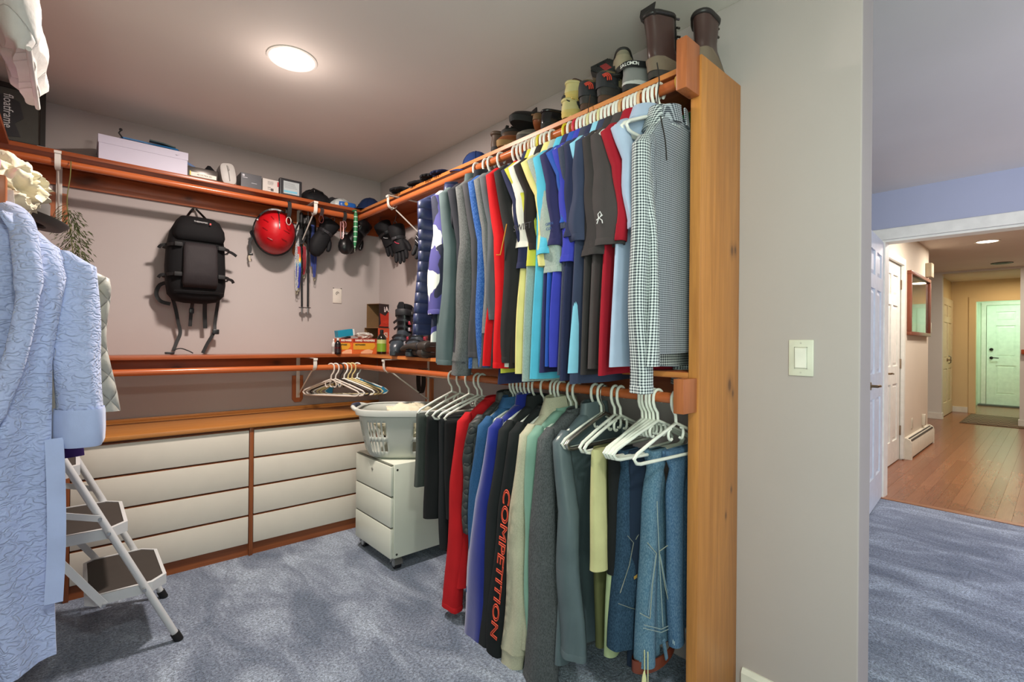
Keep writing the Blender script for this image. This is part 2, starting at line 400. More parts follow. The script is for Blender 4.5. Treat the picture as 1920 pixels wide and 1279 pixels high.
def door(name, loc, rz, W, Hh, mat, handle_x, handle_z=.92, lever=1, hinges=(), hmat=None, panels=True, side=-1):
    root = thing(name, '', 'door', loc, rz); del root['category'], root['label']; root['kind'] = 'structure'
    m = MB(); pan = six_panel(W, Hh, m); m.build('leaf', mat, root, 0)
    t = .035
    for a, b_, z0, z1 in pan:
        p = MB(); e = .022
        for yy, y2 in ((t*.34, .006), (t*.66, t-.006)):
            p.loft([[(a, yy, z0), (b_, yy, z0), (b_, yy, z1), (a, yy, z1)], [(a+e, y2, z0+e), (b_-e, y2, z0+e), (b_-e, y2, z1-e), (a+e, y2, z1-e)]])
        p.build('panel', mat, root, 0)
    hm = hmat or plain('8f7a60', .3, .9)
    y0 = 0 if side < 0 else t
    h = MB(); h.cyl((handle_x, y0, handle_z), (handle_x, y0+side*.012, handle_z), .028).cyl((handle_x, y0, handle_z), (handle_x, y0+side*.05, handle_z), .01)
    h.tube(smoothp([(handle_x, y0+side*.05, handle_z), (handle_x+lever*.03, y0+side*.055, handle_z+.002), (handle_x+lever*.11, y0+side*.05, handle_z-.004)]), .009)
    h.build('handle', hm, root)
    for hx, hz in hinges:
        MB().box(hx-.012, hx+.016, y0+side*.006, y0, hz-.05, hz+.05, .001).cyl((hx, y0+side*.008, hz-.05), (hx, y0+side*.008, hz+.05), .006, 8).build('hinge', hm, root)
    return root
DW = plain('e4e2d8', .4)
# bedroom door, open against the line of the hall wall; hinge at x=4.73
door('door_1', (4.05, .875, .012), R(4.2), .70, 2.0, plain('c9cfd6', .4), .07, .905, 1, (), None)
d2 = door('door_2', (5.745, YH+.02, .01), 0, .735, 2.03, DW, .06, .92, 1, ((.74, 1.83), (.74, 1.0), (.74, .3)))
MB().box(-.075, -.01, -.035, -.005, 0, 2.035).box(.745, .81, -.035, -.005, 0, 2.035).box(-.075, .81, -.035, -.005, 2.035, 2.1).build('casing', DW, d2, 0)
d3 = door('door_3', (XE+.2, 1.30, .01), 0, 1.2, 2.02, plain('dfcfae', .45), .5, .95, 0)
MB().tube([(.68, -.0, .88), (.68, -.03, .9), (.68, -.03, 1.0), (.68, 0, 1.02)], .006, 6).build('handle', plain('4a4038', .4, .8), d3)
d4 = door('door_4', (13.885, .99, .02), R(-90), .92, 2.0, plain('e2ebdd', .4), .07, .95, 1, (), plain('2e2a26', .3, .8))
MB().cyl((.07, -.02, 1.12), (.07, 0, 1.12), .03).build('deadbolt', plain('2e2a26', .3, .8), d4)
# ---------------- closet joinery ----------------
HONEY = wood('d4904a', 'a96c34', 2, .8, .4, knots=((-.06, 0, 1.52, .011), (-.035, 0, 1.525, .009), (-.07, 0, 1.06, .014), (-.045, 0, 1.03, .008), (-.09, 0, .62, .006), (-.05, 0, .70, .006)))
RED = wood('b8663a', '8a4020', 1, .7, .3); REDX = wood('bb6438', '87401f', 0, .7, .3, knots=((.02, 3.46, 2.03, .03), (.06, 3.46, 2.05, .022), (.5, 3.46, 2.035, .016), (.95, 3.46, 2.03, .014), (.45, 3.46, 1.03, .018), (1.0, 3.46, 1.05, .018)))
REDZ = wood('c17244', '93502a', 2, .8, .35); ROD = wood('c9703e', 'a84f28', 1, .5, .22); RODX = wood('c9703e', 'a84f28', 0, .5, .22)
EDGE = wood('d98e4c', 'b56a32', 1, .6, .35); METAL = plain('ddd8cf', .35, 0); STEEL = plain('a9a59c', .3, .8)
S = .278; XS, YSH = XR-S, YB-S; XROD, YROD = XR-.307, YB-.307
PY0, PY1 = .749, .786                   # rack end panel
def shelf(name, label, ztop, zrod, cleat, x0, rodmin, left=False):
    t = thing(name, label, 'shelf', (0, 0, 0)); th = .021
    MB().box(XS, XR, PY1+.001, YB, ztop-th, ztop, .003).build('board', RED, t)
    MB().box(x0, XS-.0005, YSH, YB, ztop-th, ztop, .003).build('board', REDX, t)
    MB().box(XS-.001, XS+.0, PY1+.001, YSH, ztop-th+.002, ztop-.002).build('edge', EDGE, t)
    MB().box(XR-.019, XR, PY1+.001, YB-.02, ztop-th-cleat, ztop-th, .002).build('cleat', RED, t)
    MB().box(x0, XR-.02, YB-.019, YB, ztop-th-cleat, ztop-th, .002).build('cleat', REDX, t)
    return t
sh1 = shelf('top_shelf', 'high reddish wood shelf running under the ceiling, loaded with shoes and boxes', 2.1, 2.03, .088, XL, 0)
sh2 = shelf('lower_shelf', 'reddish wood shelf at waist height holding the ski boots and hand warmer boxes', 1.109, 1.027, .09, XL, 0)
MB().box(XL, -.229, 1.0, YSH-.0005, 2.079, 2.1, .003).build('board', RED, sh1)
for nm, z, lab, lab2 in (('upper', 2.03, 'upper clothes rod packed with shirts and jackets', 'upper wooden rod along the back wall with backpack and helmet below'), ('lower', 1.025, 'lower clothes rod carrying jackets and trousers on white hangers', 'lower wooden rod along the back wall above the dresser')):
    o = MB().cyl((XROD, .812, z), (XROD, YROD+.012, z), .0175, ).build('clothes_rod', ROD); tag(o, lab, 'rod')
    o = MB().cyl((XL+.02, YROD, z), (XROD-.0175, YROD, z), .0175).build('clothes_rod', RODX); tag(o, lab2, 'rod')
# end panel with rod blocks
ep = thing('end_panel', 'tall honey pine board closing the near end of the clothes rack', 'panel', (XR, PY0, 0))
MB().box(-S-.004, 0, 0, PY1-PY0, 0, 2.108, .003).build('board', HONEY, ep)
for z0, z1 in ((1.977, 2.135), (.985, 1.092)):
    MB().box(-.365, -S-.004, .006, PY1-PY0+.004, z0, z1, .003).build('rod_block', REDZ, ep)
for z in (2.03, 1.025):
    MB().cyl((XROD-XR, PY1-PY0+.004, z), (XROD-XR, .066, z), .024, 20).build('rod_socket', plain('d8a84a', .35), ep)
# brackets
def bracket(label, px_loc, axis, ztop, backer=None, brace=True, dz=0):
    """axis x: on the back wall, reaching out to -y; axis y: on the right wall reaching out to -x"""
    t = thing('shelf_bracket', label, 'bracket', (px_loc, YB, ztop) if axis == 'x' else (XR, px_loc, ztop), 0 if axis == 'x' else R(-90))
    if backer: MB().prism([(-.034, -.15), (.034, -.15), (.034, -backer+.02), (.02, -backer), (-.02, -backer), (-.034, -backer+.02)], -.0195, 0).build('backing_board', REDZ, t)
    y0 = -.0195
    MB().box(-.012, .012, y0-.003, y0, -.30, -.024, .001).build('wall_plate', METAL, t)
    m = MB().box(-.012, .012, -.34, y0, -.025, -.0225)
    m.box(-.013, .013, -.3435, -.34, -.035, -.0225)
    m.build('shelf_arm', METAL, t)
    hk = [(0, -.338+0*k, -.03) for k in range(1)]+[(0, -.30-.026*math.sin(a)-.0, -.07-.024*math.cos(a)) for a in [math.pi*1.15-i*math.pi*1.1/10 for i in range(11)]]
    pts = [(0, -.3365, -.028), (0, -.3365, -.06)]+[(0, -.307-.0285*math.cos(a), -.07-.0285*math.sin(a)) for a in [i*math.pi/10 for i in range(0, 10)]]
    MB().ribbon(pts, .022, .003, (0, 1, 0)).build('rod_hook', METAL, t)
    if brace: MB().cyl((0, -.285, -.1), (0, y0-.004, -.285), .0042, 8).build('brace', METAL, t)
    return t
def xa(px, Y): return pt(px, 400, Y=Y).x
def ya(px, X): return pt(px, 400, X=X).y
bracket('white metal bracket on the back wall beside the hanging dried branch', xa(107, YROD-.03), 'x', 2.1, .33, True)
bracket('white metal bracket on the back wall between helmet and black mitten', xa(592, YROD-.03), 'x', 2.1, .33)
bracket('white metal bracket on the right wall above the ski gloves', ya(727, XROD-.03), 'y', 2.1, .24)
bracket('metal bracket under the lower shelf by the bunch of empty hangers', xa(594, YROD-.03), 'x', 1.109, .33)
bracket('metal bracket under the lower shelf above the laundry basket', ya(722, XROD-.03), 'y', 1.109, .45)
# metal shelf standards seen on the wall behind the clothes
# dresser
DX0, DXM, DX1, DY = -.03, .73, 1.49, 2.993
OAK = wood('c98a48', 'a3662e', 0, .8, .35); DWH = plain('dcd6c8', .45, var=.015); DRED = wood('9c5a30', '7a3f1e', 0, .8, .4); DREDZ = wood('9c5a30', '7a3f1e', 2, .8, .4)
dr = thing('dresser', 'long built-in dresser with white drawer fronts and an oak top along the back wall', 'dresser', (0, 0, 0))
MB().box(DX0-.02, XR-.001, DY-.016, YB-.001, .712, .735, .004).build('top', OAK, dr)
MB().box(DX0-.02, XR-.001, YB-.014, YB-.001, .735, .752, .002).build('top_strip', OAK, dr)
for x in (DX0, DXM-.0, DX1):
    MB().box(x-.0, x+.02, DY-.002, YB-.02, .0, .712, .001).build('upright', DREDZ, dr)
MB().box(DX0+.02, DX1, DY+.014, YB-.02, .0, .066, 0).build('plinth', DRED, dr)
MB().box(DX0+.02, DX1, DY+.02, YB-.02, .066, .712, 0).build('carcass', DRED, dr)
for xa0, xb0 in ((DX0+.022, DXM-.003), (DXM+.023, DX1-.003)):
    for k in range(4):
        z0 = .069+k*.1595
        d = MB().box(xa0, xb0, DY, DY+.02, z0, z0+.148, .0015).build('drawer', DWH, dr)
        MB().box(xa0, xb0, DY+.004, DY+.0195, z0+.1485, z0+.153).build('finger_lip', DREDZ, d)
# ceiling downlight
dl = thing('ceiling_light', 'round recessed ceiling light glowing white over the closet', 'light', (LED[0], LED[1], ZC))
MB().loft([[(r_*math.cos(a), r_*math.sin(a), z) for a in [2*math.pi*i/40 for i in range(40)]] for r_, z in ((.098, 0), (.1, -.004), (.092, -.006), (.085, -.002))], False, False).build('trim_ring', plain('f2efe8', .4), dl)
MB().cyl((0, 0, -.0015), (0, 0, -.0005), .088, 40).build('diffuser', plain('fff6ea', .4, emit=9), dl)
for (x, y, lab) in ((7.84, .56, 'lit recessed light in the hallway ceiling'),):
    d_ = thing('ceiling_light', lab, 'light', (x, y, ZC))
    MB().loft([[(r_*math.cos(a), r_*math.sin(a), z) for a in [2*math.pi*i/32 for i in range(32)]] for r_, z in ((.11, 0), (.112, -.004), (.1, -.006), (.092, -.002))], False, False).build('trim_ring', plain('f2efe8', .4), d_)
    MB().cyl((0, 0, -.002), (0, 0, -.0005), .095, 32).build('diffuser', plain('fff0dd', .4, emit=7), d_)
v = thing('ceiling_vent', 'round dark vent in the far hallway ceiling', 'vent', (10.0, .56, ZC))
MB().cyl((0, 0, -.008), (0, 0, 0), .12, 28).build('rim', plain('2b2826', .5), v)
MB().cyl((0, 0, -.012), (0, 0, -.008), .07, 28).build('cover', plain('171615', .5), v)
# light switch
sw = thing('light_switch', 'white rocker light switch on the wall by the closet opening', 'switch', (XR, .551, 1.158), R(0))
MB().box(-.006, 0, -.036, .036, -.058, .058, .003).build('plate', plain('dcdccb', .35), sw)
rk = MB().loft([[(-.006, -.017, -.033), (-.006, .017, -.033), (-.006, .017, .033), (-.006, -.017, .033)], [(-.0085, -.0155, -.031), (-.0085, .0155, -.031), (-.0125, .0155, .031), (-.0125, -.0155, .031)]]).build('rocker', plain('efeee2', .3), sw)
for z in (-.047, .047): MB().cyl((-.0065, 0, z), (-.0055, 0, z), .003, 10).build('screw', plain('c9c8ba', .3), sw)
f_ = MB()
for a in ((-.019, .019, .033, .035), (-.019, .019, -.035, -.033), (-.019, -.0172, -.035, .035), (.0172, .019, -.035, .035)): f_.box(-.0068, -.0055, a[0], a[1], a[2], a[3])
f_.build('rocker_frame', plain('b9b8aa', .4), sw)
# wall outlet plate on the back wall, below the gloves
p_ = pt(632, 555, Y=YB)
ob = thing('wall_plate', 'small white plate with a dark round emblem on the back wall', 'plate', (p_.x, YB, p_.z))
MB().box(-.032, .032, -.006, 0, -.052, .052, .002).build('plate', plain('dcd3c8', .4), ob)
MB().tube([(.0+.011*math.cos(a), -.0065, .018+.011*math.sin(a)) for a in [i*math.pi/5 for i in range(8)]], .0018, 6).ball((0, -.0065, .018), (.004, .001, .004), 8).build('emblem', plain('3a3430', .5), ob)
for x in (-.028, .028): MB().ball((x, -.004, .054), (.005, .003, .004), 8).build('clip', plain('2c2826', .4), ob)
# hallway things
pf = thing('picture_frame', 'red-brown wooden picture frame on the hallway wall', 'picture', (7.3, YH, 1.665))
W_, H_ = 1.2, .70
for a, b_, c_, d_ in ((-.6, .6, .31, .35), (-.6, .6, -.35, -.31), (-.6, -.56, -.31, .31), (.56, .6, -.31, .31)):
    MB().box(a, b_, -.04, 0, c_, d_, .004).build('rail', plain('7a3f28', .35), pf)
MB().box(-.56, .56, -.012, -.005, -.31, .31).build('mat_board', plain('b9b0a0', .5), pf)
MB().box(-.40, .40, -.014, -.012, -.21, .19).build('print', plain('93a39c', .5), pf)
MB().box(-.56, .56, -.017, -.0155, -.31, .31).build('pane', plain('8d9a94', .03, spec=.9), pf).active_material = CACHE.setdefault('glass', (lambda t: (t.b.inputs['Transmission Weight'].__setattr__('default_value', 1), t.b.inputs['Roughness'].__setattr__('default_value', .02), t.b.inputs['IOR'].__setattr__('default_value', 1.3), t.m)[-1])(NT('glass')))
bh = thing('baseboard_heater', 'long cream baseboard heater low on the hallway wall', 'heater', (6.55, YH, 0))
MB().prism([(0, .0), (-.012, .0), (-.068, .02), (-.068, .17), (-.045, .205), (0, .215)], .02, 1.38, 'yz').build('cover', plain('dcd4c2', .4), bh)
for z, y_ in ((.191, -.058), (.203, -.035)): MB().box(.03, 1.37, y_-.007, y_+.007, z, z+.009).build('slot', plain('33302c', .6), bh)
for x in (0, 1.36): MB().prism([(0, 0), (-.075, 0), (-.075, .17), (-.06, .205), (-.03, .222), (0, .222)], x, x+.04, 'yz').build('end_cap', plain('d8d0be', .4), bh)
for nm, lab, cat, x, z, wx, hz, d in (('outlet', 'small outlet plate above the near end of the hallway heater', 'outlet', 7.02, .33, .07, .115, .006), ('outlet', 'outlet with a white plug-in device above the far end of the heater', 'outlet', 7.65, .31, .075, .13, .03),
        ('thermostat', 'white thermostat on the hallway wall just past the picture', 'thermostat', 7.97, 1.43, .09, .12, .03), ('door_chime', 'beige door chime box high on the hallway wall', 'chime', 7.85, 2.13, .16, .17, .06)):
    t_ = thing(nm, lab, cat, (x, YH, z)); MB().box(-wx/2, wx/2, -d, 0, -hz/2, hz/2, .003).build('case', plain('d6cfbd' if nm != 'door_chime' else 'b5a98f', .4), t_)
    MB().box(-wx/4, wx/4, -d-.002, -d, -hz/4, hz/3, .0005).build('face', plain('c4bca8', .4), t_)
# doormat
dm = thing('doormat', 'checked brown doormat on the wooden floor before the far doorway', 'mat', (11.1, .62, 0))
MB().box(-.75, .75, -.5, .42, .0, .008, .003).build('backing', fabric('6b5a45'), dm)
t = NT('mat'); ck = t.n('ShaderNodeTexChecker'); ck.inputs['Scale'].default_value = 9; ck.inputs[1].default_value = srgb('857259'); ck.inputs[2].default_value = srgb('4c4134'); t.l(t.coords(), ck.inputs[0]); t.l(ck.outputs[0], t.b.inputs['Base Color']); t.b.inputs['Roughness'].default_value = .95
MB().box(-.72, .72, -.47, .39, .008, .011, .001).build('pile', t.m, dm)
sr = thing('stair_rail', 'end of a reddish wooden handrail on the right hallway wall', 'handrail', (XE-.04, .33, 1.13))
MB().box(-.03, .03, -.28, .05, -.04, .03, .008).build('rail', plain('a5502e', .3), sr)
MB().box(-.005, .04, -.1, -.07, -.02, .01, .002).build('mount', plain('8f7a60', .3, .8), sr)
# ---------------- hangers ----------------
def hz_z(px, py, X): return pt(px, py, X=X).z
HW = 'f0efe6'
HCOL = {}
def hanger_mats(c): return plain(c, .35)
def make_hanger(col, name='clothes_hanger', drop=.078, half=.205, r=.0055, metal=False, loops=True):
    root = bpy.data.objects.new(name, None); C.objects.link(root); root.empty_display_size = .05; root['category'] = 'hanger'
    mt = plain(col, .35) if not metal else plain(col, .25, .9)
    hr = .0235; cz = 0.0
    hook = [(hr*math.cos(a), 0, hr*math.sin(a)+cz) for a in [R(-50)+i*R(230)/12 for i in range(13)]]
    hook = [(-x if False else x, y, z) for x, y, z in hook]
    hook += [(-hr, 0, -.018), (-hr*.75, 0, -.034), (-.003, 0, -.052), (0, 0, -drop)]
    MB().tube(hook, r*(.95 if not metal else .35), 8).build('hook', mt, root, 60)
    zl = -drop-.088
    rr = r if not metal else r*1.4
    tri = [(0, 0, -drop), (-half*.5, 0, -drop-.038), (-half+.015, 0, zl+.014), (-half, 0, zl), (-half+.012, 0, zl-.014), (-half+.03, 0, zl-.018), (half-.03, 0, zl-.018), (half-.012, 0, zl-.014), (half, 0, zl), (half-.015, 0, zl+.014), (half*.5, 0, -drop-.038)]
    MB().tube(tri, rr, 8, closed=True).build('frame', mt, root, 60)
    if loops:
        lp = MB()
        for s in (-1, 1):
            lp.tube([(s*(.028+.012*math.cos(a)), 0, -drop-.034+.018*math.sin(a)) for a in [R(100)-i*R(230)/8 for i in range(9)]], rr*.8, 6)
        lp.build('strap_loop', mt, root, 60)
    return root
PROTO = {}
def hanger(y, zr, col=HW, label='', group=None, xr=None, yaw=0, axis='y', **k):
    key = (col, tuple(sorted(k.items())))
    xr = XROD if xr is None else xr
    loc = (xr, y, zr) if axis == 'y' else (y, YROD, zr)
    rot = (0, 0, yaw+(0 if axis == 'y' else R(90)))
    if key not in PROTO:
        o = make_hanger(col, **k); PROTO[key] = o; o.location = loc; o.rotation_euler = rot; o['label'] = label
        if group: o['group'] = group
        return o
    o = dup(PROTO[key], loc, rot, label)
    if group: o['group'] = group
    elif 'group' in o: del o['group']
    return o

# ---------------- garments ----------------
def se(c, p): return math.copysign(abs(c)**p, c)
def body_rings(hs, hem_z, hem_hw, th, zn, zs, seed, neck=.07, amp=1., lean=0., skew=0., n=40, shift=0., nz=14, wrap=.6):
    rnd = random.Random(seed); ph = [rnd.uniform(0, 6.28) for _ in range(4)]; k1, k2 = rnd.uniform(14, 20), rnd.uniform(26, 38)
    zl = [zn, zn-.006]+[lerp(zn-.006, zs, t) for t in (.3, .6, .85, 1)]+[lerp(zs, hem_z, (i+1)/nz) for i in range(nz)]
    rings = []
    for j, z in enumerate(zl):
        if z >= zs:
            t = (zn-z)/(zn-zs); hw = lerp(neck, hs, t**.85); tt = lerp(.05, th*.8, t)
        else:
            t = (zs-z)/(zs-hem_z); hw = lerp(hs, hem_hw, t)+.006*math.sin(t*5+ph[0])-.012*math.exp(-((t-.45)/.25)**2); tt = lerp(th*.8, th, t)
        A = amp*th*.55*max(0, min(1, (zs-z)/.25)) if z < zs else 0
        sh = shift*max(0, (zs-z)/(zs-hem_z)) if z < zs else 0
        ring = []
        for i in range(n):
            a = 2*math.pi*i/n; x = hw*se(math.cos(a), .7); yv = tt/2*se(math.sin(a), .75)
            f = A*(math.sin(k1*x+ph[1]+z*1.5)*.6+math.sin(k2*x+ph[2]-z*2.2)*.4)
            ring.append(Vector((x, yv+f+sh+lean*abs(x)*0+skew*x, z+(.004*math.sin(9*x+ph[3]) if j == len(zl)-1 else 0))))
        rings.append(ring)
    last = rings[-1]; cy = sum(v.y for v in last)/len(last)
    rings.append([Vector((v.x*.94, v.y+(cy-v.y)*.25, v.z+.012)) for v in last])
    return rings
def sleeve_rings(side, hs, zs, z_end, ax, ay, top_ax=.035, x_end=None, y_top=0., y_end=0., seed=0, n=20, nz=12, amp=1., cuff=None, hem=True, angle=0.):
    """hanging sleeve, horizontal slices; ax, ay = half sizes at the end"""
    rnd = random.Random(seed+side*7); ph = [rnd.uniform(0, 6.28) for _ in range(4)]
    x_end = hs+.012 if x_end is None else x_end
    rings = []
    for j in range(nz+4):
        t = max(0, (j-3))/nz if j >= 3 else 0
        if j < 3:
            u = j/3; z = zs+.035-.03*u; cx = hs-.03+.012*u; a_, b_ = top_ax*(.3+.6*u), .017+.008*u; yy = y_top
            yy = 0
        else:
            z = lerp(zs, z_end, t); cx = lerp(hs-.012, x_end, 1-(1-t)**2); a_ = lerp(top_ax, ax, min(1, t*1.3)); b_ = lerp(.026, ay, min(1, t*1.25)**.8)
            yy = lerp(y_top, y_end, t)*min(1, t*3)
        if cuff and t > 1-cuff: a_ *= .8; b_ *= .8
        ring = []
        for i in range(n):
            a = 2*math.pi*i/n
            f = 1+.10*amp*t*math.sin(3*a+ph[0]+2*t)+.07*amp*t*math.sin(5*a+ph[1]-4*t)
            wob = amp*.006*t*math.sin(t*9+ph[2])
            ring.append(Vector((side*(cx+a_*f*math.cos(a)+wob), yy+b_*f*math.sin(a)+wob, z+(angle*b_*math.sin(a)*(t if t > .6 else 0)))))
        rings.append(ring)
    if hem:
        l = rings[-1]; cx = sum(v.x for v in l)/n; cy = sum(v.y for v in l)/n
        rings.append([Vector((v.x+(cx-v.x)*.13, v.y+(cy-v.y)*.13, v.z+.002)) for v in l])
        rings.append([Vector((v.x+(cx-v.x)*.2, v.y+(cy-v.y)*.2, v.z+.05)) for v in l])
    return rings
def band(rings_src, z0, z1, grow, mb):
    pass
def collar_mb(kind, zn, th, neck=.07):
    m = MB(); n = 28
    if kind == 'polo':
        prof = [(-.002, 0), (.004, .03), (.012, .032), (.03, -.012), (.026, -.016), (.008, .022)]
    elif kind == 'stand':
        prof = [(0, -.01), (-.006, .045), (-.001, .047), (.006, -.01)]
    elif kind == 'crew':
        prof = [(0, -.008), (-.008, .014), (-.002, .016), (.006, -.006)]
    else:
        prof = [(0, -.008), (-.004, .05), (.01, .052), (.034, -.02), (.028, -.024), (.008, .036)]
    for (d, z) in [None] if False else []: pass
    rings = []
    for i in range(n+1):
        a = R(-80)+i*R(340)/n if kind in ('polo', 'shirt', 'stand') else 2*math.pi*i/n
        ca, sa = math.cos(a), math.sin(a)
        rings.append([Vector(((neck+d)*ca, (th*.55+d)*sa, zn+z-.008*ca*ca)) for d, z in prof])
    m.loft(rings, kind in ('polo', 'shirt', 'stand'), kind in ('polo', 'shirt', 'stand'))
    return m
def garment(name, label, cat, mat, y, zr=2.03, xr=None, sleeve=None, hem=-.9, hs=.20, hem_hw=.215, th=.035, collar='polo', group=None,
            smat=None, cmat=None, seed=1, amp=1., yaw=0, shift=0., cuff=None, zn=-.082, zs=-.165, skew=0., x_end=None, hood=False, buttons=None, far=True, cuffmat=None, sl_y=None, zip_=None):
    """sleeve = (z_end, ax, ay, y_top, y_end)"""
    root = thing(name, label, cat, (XROD if xr is None else xr, y, zr), yaw, group)
    body = MB().loft(body_rings(hs, hem, hem_hw, th, zn, zs, seed, amp=amp, shift=shift, skew=skew)).build('body', mat, root, 60)
    if sleeve:
        ze, ax, ay, yt, ye = sleeve
        for side in ((-1, 1) if far else (-1,)):
            s_ = MB().loft(sleeve_rings(side, hs, zs, ze, ax, ay, y_top=yt, y_end=ye, seed=seed, cuff=None, x_end=x_end)).build('sleeve', smat or mat, root, 60)
            # hem stitch / ribbed cuff as a sub-part
            rr = sleeve_rings(side, hs, zs, ze, ax, ay, y_top=yt, y_end=ye, seed=seed, x_end=x_end, hem=False)
            last, prev = rr[-1], rr[-2]
            c_ = [sum((v for v in r_), Vector())/len(r_) for r_ in (last, prev)]
            hgt = .06 if cuff else .022
            def at(k, g):
                t = k/max(1e-6, (prev[0].z-last[0].z)); return [lerp(a, b, t)+(lerp(a, b, t)-lerp(c_[0], c_[1], t))*g for a, b in zip(last, prev)]
            g = .035 if not cuff else -.12
            q = [at(hgt, .0 if not cuff else .02), at(hgt-.004, g), at(0, g), [v-Vector((0, 0, .001)) for v in at(0, g-.1)], at(.03, g-.14)] if not cuff else \
                [at(.004, .03), at(-.004, -.06), at(-.03, g), at(-.058, g), at(-.06, g-.1), at(-.03, g-.16)]
            MB().loft(q, False, True).build('cuff', cuffmat or smat or mat, s_, 60)
    if collar: collar_mb(collar, zn, .055 if collar != 'crew' else .05).build('collar', cmat or mat, root, 60)
    if hood:
        MB().loft([[Vector((.085*g*math.cos(a), .03+.045*g*math.sin(a)+dy, zn+z)) for a in [2*math.pi*i/20 for i in range(20)]] for g, z, dy in ((.6, .03, 0), (1, .01, 0), (1.15, -.05, .01), (1.0, -.12, .02), (.5, -.17, .02))]).build('hood', mat, root, 60)
    if buttons:
        b = MB(); 
        for k in range(6): b.cyl((.0, -th/2-.006, zn-.06-k*.1), (.0, -th/2-.001, zn-.06-k*.1), .0045, 8)
        b.build('button', plain(buttons, .3), root)['kind'] = 'stuff'
    if zip_:
        MB().box(-.003, .003, -th/2-.006, -th/2-.001, hem+.05, zn-.02).build('zip', plain(zip_, .3, .6), root)
    return root
def ys(px, X=1.19): return ya(px, X)

# upper rod: (name, label, colour material, px sleeve top, px sleeve end left/right, py sleeve end, px hem, py hem, kind)
U = 'shirts packed on the upper rod'
def fit(pxa, pxb, Xs, ax):
    fa, fb = math.atan2(*pt(pxa, 600, X=Xs).xy), math.atan2(*pt(pxb, 600, X=Xs).xy); f = (fa+fb)/2; y = Xs/math.tan(f)
    half = math.hypot(Xs, y)*math.tan(abs(fb-fa)/2); ax = min(ax, .8*half/math.cos(f))
    return y, ax, math.sqrt(max((.4*half)**2, half**2-(ax*math.cos(f))**2))/math.sin(f)
def short(label, mat, pxa, pxb, pye, pyh, yb, seed, cmat=None, name='polo_shirt', collar='polo', ax=.032, hs=.18, th=.036, **k):
    Xs = 1.26; ye, ax, ay = fit(pxa, pxb, Xs, ax); k.setdefault('x_end', XROD-Xs)
    z_end = hz_z((pxa+pxb)/2, pye, Xs)-2.03; z_hem = hz_z((pxa+pxb)/2, pyh, 1.29)-2.03
    return garment(name, label, 'shirt', mat, yb, 2.03, sleeve=(z_end, ax, ay, (ye-yb)*.6, ye-yb), hem=z_hem, hs=hs, th=th, collar=collar, seed=seed, cmat=cmat, **k)
def longs(label, mat, pxt, pxa, pxb, pye, pyh, yb, seed, name='long_sleeve_shirt', cat='shirt', ax=.034, collar='crew', hs=.19, th=.045, zr=2.03, Xs=1.24, **k):
    ye, ax, ay = fit(pxa, pxb, Xs, ax); k['x_end'] = XROD-Xs
    z_end = hz_z((pxa+pxb)/2, pye, Xs)-zr; z_hem = hz_z((pxa+pxb)/2, pyh, Xs+.04)-zr
    return garment(name, label, cat, mat, yb, zr, sleeve=(z_end, ax, ay, (ys(pxt, Xs+.05)-yb)*.8, ye-yb), hem=z_hem, hs=hs, th=th, collar=collar, seed=seed, **k)
FB = lambda c, **k: fabric(c, **k)
g = garment('checked_shirt', 'black and white checked long-sleeved shirt hanging nearest the end panel', 'shirt', gingham(), .868, sleeve=(-.975, .040, .032, 0, -.005), hem=-.90, hs=.205, hem_hw=.235, th=.06, collar='shirt', seed=3, amp=1.3, buttons='e8e8e4', x_end=.20, yaw=R(13), zn=-.125, zs=-.245)
garment('checked_shirt', 'second darker checked shirt half hidden beside the end panel, with paper tags', 'shirt', gingham('1a2230', 'b9bfc6', .0066), .826, sleeve=(-.5, .03, .015, 0, 0), hem=-.86, hs=.17, hem_hw=.17, th=.024, collar='stand', seed=5, amp=.4, far=True, x_end=.15, zn=-.125, zs=-.24)
def ring_uv(o, n):
    n = min(n, len(o.data.vertices)+1)
    me = o.data; uv = me.uv_layers.new(name='uv'); vs = me.vertices; rows = len(vs)//n; jr = min(rows-1, 7)
    cum = [0.]
    if rows < 2: n = 10**8; rows = 0
    for i in range(n if rows else 0): cum.append(cum[-1]+(vs[jr*n+(i+1) % n].co-vs[jr*n+i].co).length)
    for p in me.polygons:
        ii = [me.loops[l].vertex_index for l in p.loop_indices]; wrap = any(k % n == n-1 for k in ii) and any(k % n == 0 for k in ii) and len(ii) == 4
        for l, k in zip(p.loop_indices, ii):
            uv.data[l].uv = (cum[n] if wrap and k % n == 0 else cum[k % n], vs[k].co.z) if rows and rows*n == len(vs) else (vs[k].co.x+vs[k].co.y, vs[k].co.z)
for root in [o for o in bpy.data.objects if o.name.startswith('checked_shirt')]:
    for ch in root.children:
        if ch.type == 'MESH' and ch.name.startswith(('body', 'sleeve', 'collar')): ring_uv(ch, 40 if ch.name.startswith('body') else 20 if ch.name.startswith('sleeve') else 6 if False else 10**9)
        for g2 in ch.children: ring_uv(g2, 20)
short('pale blue polo shirt hanging directly behind the checked shirt', FB('aebfd8'), 1171, 1200, 430, 690, .915, 11, name='polo_shirt')
short('crimson polo shirt between the pale blue and the brown-black one', FB('a01c2c'), 1157, 1180, 452, 702, .955, 12)
short('brown-black polo shirt with a small white embroidered emblem on its sleeve', FB('4a4444'), 1104, 1166, 462, 690, .995, 13, th=.04)
short('black-brown polo shirt with wide sleeve tucked behind the embroidered one', FB('3c3838'), 1094, 1140, 480, 700, 1.03, 14)
short('slate navy polo shirt with a split sleeve hem left of the brown-black shirts', FB('3d445c'), 1066, 1104, 454, 716, 1.06, 15)
short('light aqua shirt showing as a thin pale sliver between navy polos', FB('8fd0ea'), 1082, 1100, 400, 700, 1.085, 16, ax=.02, th=.02)
